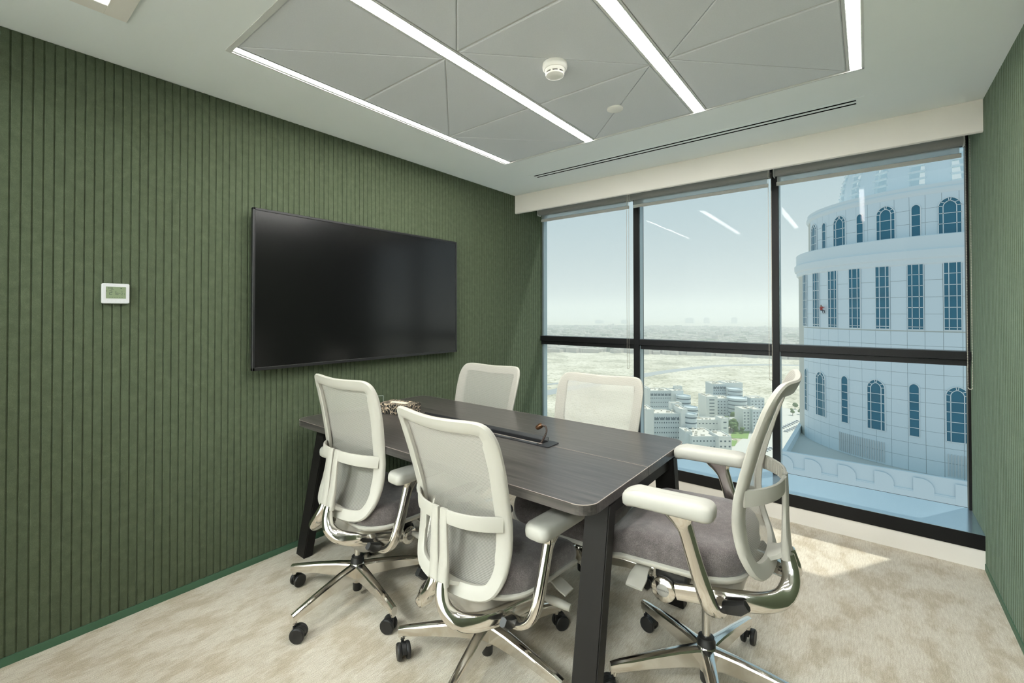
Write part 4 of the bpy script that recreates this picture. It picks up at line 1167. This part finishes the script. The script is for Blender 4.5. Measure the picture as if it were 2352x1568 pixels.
# city blocks (front faces square to a street running across the view)
CA = YAW
def block(name, parts, label):
    x0, y0 = parts[0][1], parts[0][2]
    t = empty(name, (x0, y0, G), CA); tag(t, label, 'building', 'pale office blocks beyond the window')
    Rm = Matrix.Rotation(-CA, 2)
    for p in parts:
        kind, x, y, w, zt = p[:5]; d = p[5] if len(p) > 5 else w
        rows_, cols_ = (p[6], p[7]) if len(p) > 7 else (0, 0)
        q = Rm @ Vector((x - x0, y - y0)); h = zt - G
        if kind == 'cyl':
            bm = newbm(); lathe(bm, [(w / 2, 0), (w / 2, h), (w / 2 - 0.5, h), (w / 2 - 0.5, h - 0.9), (0.5, h - 0.9)], 40, (q.x, q.y + w / 2))
            o_ = obj('round_bay', bm, 'city_wall', t, smooth=True, angle=30)
            bm = newbm()
            for r in range(max(1, int((h - 2) / 4.2))):
                zz_ = h - 3.4 - r * 4.2
                for a in range(-7, 8):
                    aa = -PI / 2 + a * 0.19
                    box(bm, w / 2 - 0.05, w / 2 + 0.06, -w * 0.055, w * 0.055, zz_, zz_ + 1.1, mat=Matrix.Translation((q.x, q.y + w / 2, 0)) @ Matrix.Rotation(aa, 4, 'Z'))
            ob = obj('window_band', bm, 'city_window', o_); ob['kind'] = 'stuff'
            continue
        light = kind == 'light'
        bm = newbm(); box(bm, q.x - w / 2, q.x + w / 2, q.y, q.y + d, 0, h - 0.8)
        o_ = obj('wing', bm, 'city_wall_light' if light else 'city_wall', t)
        bm = newbm()
        for (a, b2, c, e2) in ((q.x - w / 2, q.x + w / 2, q.y, q.y + 0.4), (q.x - w / 2, q.x + w / 2, q.y + d - 0.4, q.y + d), (q.x - w / 2, q.x - w / 2 + 0.4, q.y, q.y + d), (q.x + w / 2 - 0.4, q.x + w / 2, q.y, q.y + d)):
            box(bm, a, b2, c, e2, h - 0.8, h)
        obj('roof_parapet', bm, 'city_wall_light', o_)
        bm = newbm(); box(bm, q.x - w / 2 + 0.4, q.x + w / 2 - 0.4, q.y + 0.4, q.y + d - 0.4, h - 0.8, h - 0.7)
        rr_ = random.Random(int(abs(x) * 10))
        for _ in range(int(w * d / 45)):
            ax, ay = q.x + rr_.uniform(-w / 2 + 1.5, w / 2 - 1.5), q.y + rr_.uniform(1.5, max(1.6, d - 1.5)); s = rr_.uniform(0.5, 1.3)
            box(bm, ax - s, ax + s, ay - s * 0.7, ay + s * 0.7, h - 0.7, h + rr_.uniform(0.2, 0.9))
        rf = obj('roof', bm, 'city_roof', o_); rf['kind'] = 'stuff'
        if rows_:
            bm = newbm(); st = (h - 4) / rows_; cs = w / cols_
            for r in range(rows_):
                for c in range(cols_):
                    zz_ = h - 3.0 - r * st; xx = q.x - w / 2 + (c + 0.5) * cs
                    box(bm, xx - cs * 0.22, xx + cs * 0.22, q.y - 0.06, q.y + 0.1, zz_ - 1.1, zz_)
            for r in range(rows_):
                for c in range(max(1, int(d / 3.6))):
                    zz_ = h - 3.0 - r * st; yy = q.y + (c + 0.5) * 3.6
                    if yy < q.y + d - 1: box(bm, q.x + w / 2 - 0.1, q.x + w / 2 + 0.06, yy - 0.6, yy + 0.6, zz_ - 1.1, zz_)
            ob = obj('small_window', bm, 'city_window', o_); ob['kind'] = 'stuff'
            if len(p) > 8:      # deep loggia row under the roof
                bm = newbm()
                for c in range(p[8]):
                    cs2 = w / p[8]; xx = q.x - w / 2 + (c + 0.5) * cs2
                    box(bm, xx - cs2 * 0.4, xx + cs2 * 0.4, q.y - 0.09, q.y, h - 5.6, h - 3.6)
                ob = obj('loggia', bm, 'city_window', o_); ob['kind'] = 'stuff'
    return t
block('office_block', [('wall', -122.4, 361.0, 22.3, -79.1, 16, 8, 12, 5), ('light', -132.0, 348.1, 6.2, -75.1, 20), ('light', -110.8, 365.3, 5.1, -75.1, 20), ('light', -120.7, 377.9, 8.7, -73.5, 7), ('cyl', -104.6, 366, 9.5, -78.6)],
      'pale office block with flat roof box and loggias, rising beside the desk-height window frame')
block('office_block', [('wall', -166.2, 467.1, 22.5, -80.0, 18, 7, 12, 6), ('light', -175.2, 457.2, 3.5, -77.5, 20), ('light', -152.0, 475.9, 12.5, -79.8, 16), ('light', -154.9, 489.0, 7.9, -77.3, 6), ('cyl', -140.9, 468.2, 14.3, -83.6), ('cyl', -130.5, 457.3, 13.0, -92)],
      'long pale office block with a round corner tower, at the edge of the desert')
block('office_block', [('wall', -90.4, 348.3, 19.9, -89.2, 24, 5, 8), ('wall', -101.6, 345.7, 5.5, -86.9, 12), ('light', -78.0, 351.9, 9.3, -88.0, 16, 6, 3)],
      'low long pale office block with rooftop machinery, in front of the other blocks')
block('office_block', [('light', -112.4, 446.2, 23.3, -98.6, 12, 2, 7), ('light', -99.7, 446.2, 6.5, -95.6, 12, 3, 1)], 'low pale block with two rows of windows beside the trees')
block('office_block', [('wall', -131.1, 559.6, 15.0, -81.1, 20, 8, 6, 4), ('light', -119.1, 575.7, 20.0, -80.6, 18), ('cyl', -111.0, 556.5, 16.3, -85.0), ('light', -128.9, 517.7, 12.4, -89.4, 20, 6, 1), ('wall', -119.2, 530.7, 17.0, -92.1, 20, 6, 5), ('cyl', -102.6, 531.2, 20.2, -91.0), ('wall', -93.2, 564.5, 15.3, -93.6, 14, 5, 4)],
      'tallest pale office block with a stepped round tower, behind the trees')
block('office_block', [('light', -88.9, 490.9, 10.2, -93.1, 16, 6, 3), ('wall', -81.1, 492.0, 9.4, -92.3, 16, 6, 3)], 'pale six-storey block right of the trees')
block('office_block', [('light', -103.4, 503.4, 9.8, -106.9, 8, 1, 3)], 'little pale one-storey block among the trees')
# lawn, street, highway
def flat(name, pts_, mat, z=0.15):
    bm = newbm(); c = Vector((sum(p[0] for p in pts_) / len(pts_), sum(p[1] for p in pts_) / len(pts_)))
    prism(bm, [(p[0] - c.x, p[1] - c.y) for p in pts_], 0, z)
    return struct(obj(name, bm, mat, loc=(c.x, c.y, G)))
flat('lawn', [(-98, 455), (-101, 487), (-88, 493), (-84, 462)], 'lawn', 0.3)
flat('lawn', [(-96, 425), (-96, 447), (-90, 449), (-88, 430)], 'lawn', 0.3)
flat('street', [(-90, 380), (-87, 500), (-83, 640), (-74, 640), (-74, 500), (-74, 380)], 'street_paving', 0.12)
def ribbon(name, pts_, w, mat, z):
    P = spline([(x, y, 0) for x, y in pts_], 6); L, Rr = [], []
    for i, p in enumerate(P):
        tg = (P[min(i + 1, len(P) - 1)] - P[max(i - 1, 0)]).normalized(); n_ = Vector((-tg.y, tg.x, 0))
        L.append(p + n_ * w / 2); Rr.append(p - n_ * w / 2)
    bm = newbm(); c = P[len(P) // 2]
    loft(bm, [[(a.x - c.x, a.y - c.y, 0), (a.x - c.x, a.y - c.y, z), (b2.x - c.x, b2.y - c.y, z), (b2.x - c.x, b2.y - c.y, 0)] for a, b2 in zip(L, Rr)])
    return struct(obj(name, bm, mat, loc=(c.x, c.y, G)))
ribbon('highway', [(-400, 420), (-363, 530), (-357, 592), (-341, 675), (-327, 748), (-317, 843), (-292, 947), (-252, 1057), (-203, 1116), (-150, 1159), (-40, 1200), (200, 1230)], 26, 'road', 0.2)
ribbon('side_road', [(-420, 560), (-392, 640), (-372, 700), (-340, 760)], 12, 'road', 0.18)
flat('car_park', [(-74, 400), (-74, 640), (-40, 640), (-20, 560), (-30, 440)], 'street_paving', 0.1)
# trees
def tree(x, y, h, seed, label):
    t = empty('tree', (x, y, G)); tag(t, label, 'tree', 'trees between the office blocks')
    rg = random.Random(seed)
    bm = newbm(); lathe(bm, [(0.28, 0), (0.2, h * 0.5)], 8); obj('trunk', bm, 'trunk', t)
    bm = newbm()
    for k in range(9):
        r = h * rg.uniform(0.14, 0.24); a = rg.uniform(0, 6.28); d = h * rg.uniform(0, 0.26)
        m_ = Matrix.Translation((d * math.cos(a), d * math.sin(a), h * rg.uniform(0.42, 0.85))) @ Matrix.Diagonal((r, r, r * 0.85, 1))
        g = bmesh.ops.create_icosphere(bm, subdivisions=2, radius=1.0, matrix=m_)
        for v in g['verts']: v.co += Vector((rg.uniform(-1, 1), rg.uniform(-1, 1), rg.uniform(-1, 1))) * h * 0.025
    obj('crown', bm, 'leaves', t)
TR = [(-108, 484, 9), (-104, 487, 10), (-101, 484, 13), (-99, 478, 10), (-105, 474, 7), (-114, 470, 9), (-112, 476, 7), (-122, 482, 7), (-129, 486, 6), (-108, 520, 12), (-105, 523, 13), (-113, 513, 8), (-92, 480, 7), (-110, 505, 9)]
for i, (x, y, h) in enumerate(TR): tree(x, y, h, i, 'bushy green tree standing between the pale office blocks')
for i, (x, y, h) in enumerate(((-64, 600, 8), (-58, 610, 7), (-66, 640, 8))): tree(x, y, h, 50 + i, 'green tree at the far end of the car park by the tower')
# parked cars
cb_ = newbm(); box(cb_, -2.2, 2.2, -0.9, 0.9, 0.3, 1.0, 0.2, 2); car_b = mesh_of('car_body', cb_, 'car_white')
cb_ = newbm(); loft(cb_, [[(x * k, yy * k, z) for x, yy in ((-1.4, -0.8), (1.1, -0.8), (1.1, 0.8), (-1.4, 0.8))] for k, z in ((1, 1.0), (0.78, 1.5))]); car_c = mesh_of('car_cabin', cb_, 'car_glass')
cb_ = newbm(); box(cb_, -1.0, 0.8, -0.6, 0.6, 1.49, 1.54); car_r = mesh_of('car_roof', cb_, 'car_white')
cb_ = newbm()
for sx_ in (-1.4, 1.4): box(cb_, sx_ - 0.32, sx_ + 0.32, -0.92, 0.92, 0.0, 0.62, 0.15, 1)
car_w = mesh_of('wheel_pair', cb_, 'car_glass')
def car(x, y, rz):
    t = empty('parked_car', (x, y, G + 0.1), rz); tag(t, 'small pale car in the car park below the round tower', 'car', 'cars in the car park')
    put('car_body', car_b, t); put('car_cabin', car_c, t); put('car_roof', car_r, t); put('wheel_pair', car_w, t)
for k in range(9): car(-66 + k * 1.2, 520 + k * 6.0, 0.3)
for k in range(7): car(-60 + k * 1.3, 512 + k * 6.0, 0.3)
for k in range(4): car(-66 + k * 1.2, 425 + k * 5, 0.2)
# low suburbs towards the horizon
def scatter(name, sets, seed, label, cat):
    rg = random.Random(seed); V, Fc, Mi = [], [], []
    for n, y0, y1, hmin, hmax, s0, s1, mi in sets:
        for _ in range(n):
            dd = y0 * (y1 / y0) ** rg.random(); az = rg.uniform(-0.02, 0.72)
            x, y = -math.sin(az) * dd, math.cos(az) * dd
            if rg.random() < 0.25 and math.sin(x * 0.006) * math.cos(y * 0.004) > 0: continue
            s = rg.uniform(s0, s1); s2 = rg.uniform(s0, s1); h = rg.uniform(hmin, hmax) * (2.2 if rg.random() < 0.04 else 1); a = rg.uniform(0, PI); c_, s_ = math.cos(a), math.sin(a)
            b0 = len(V)
            for z in (G, G + h):
                for px, py in ((-s, -s2), (s, -s2), (s, s2), (-s, s2)): V.append((x + px * c_ - py * s_, y + px * s_ + py * c_, z))
            Fc += [(b0 + 4, b0 + 5, b0 + 6, b0 + 7)] + [(b0 + q, b0 + (q + 1) % 4, b0 + 4 + (q + 1) % 4, b0 + 4 + q) for q in range(4)]
            Mi += [mi] * 5
    me = bpy.data.meshes.new(name); me.from_pydata(V, [], Fc); me.materials.append(MATS['suburb']); me.materials.append(MATS['suburb_green'])
    me.polygons.foreach_set('material_index', Mi)
    tag(put(name, me), label, cat, kind='stuff')
scatter('suburb', ((5200, 1420, 4100, 5, 11, 5, 15, 0), (7000, 1380, 4100, 3, 8, 5, 22, 1), (260, 1330, 1420, 7, 15, 7, 18, 0)), 3, 'hazy sea of low pale houses and greenery towards the horizon', 'suburb')
for x, y, w, h in ((-1560, 5250, 90, 60), (-1390, 5300, 55, 62), (-1130, 5400, 60, 66), (-2350, 4600, 90, 36), (-2050, 4600, 60, 40)):
    t = empty('far_tower_block', (x, y, G)); tag(t, 'faint high-rise block on the hazy horizon', 'building', 'high-rises on the horizon')
    obj('tower_slab', box(newbm(), -w / 2, w / 2, -20, 20, 0, h * 0.86), 'far_tower', t)
    obj('roof_storey', box(newbm(), -w / 3, w / 3, -15, 15, h * 0.86, h), 'far_tower', t)

# haze: thin scattering air over the plain
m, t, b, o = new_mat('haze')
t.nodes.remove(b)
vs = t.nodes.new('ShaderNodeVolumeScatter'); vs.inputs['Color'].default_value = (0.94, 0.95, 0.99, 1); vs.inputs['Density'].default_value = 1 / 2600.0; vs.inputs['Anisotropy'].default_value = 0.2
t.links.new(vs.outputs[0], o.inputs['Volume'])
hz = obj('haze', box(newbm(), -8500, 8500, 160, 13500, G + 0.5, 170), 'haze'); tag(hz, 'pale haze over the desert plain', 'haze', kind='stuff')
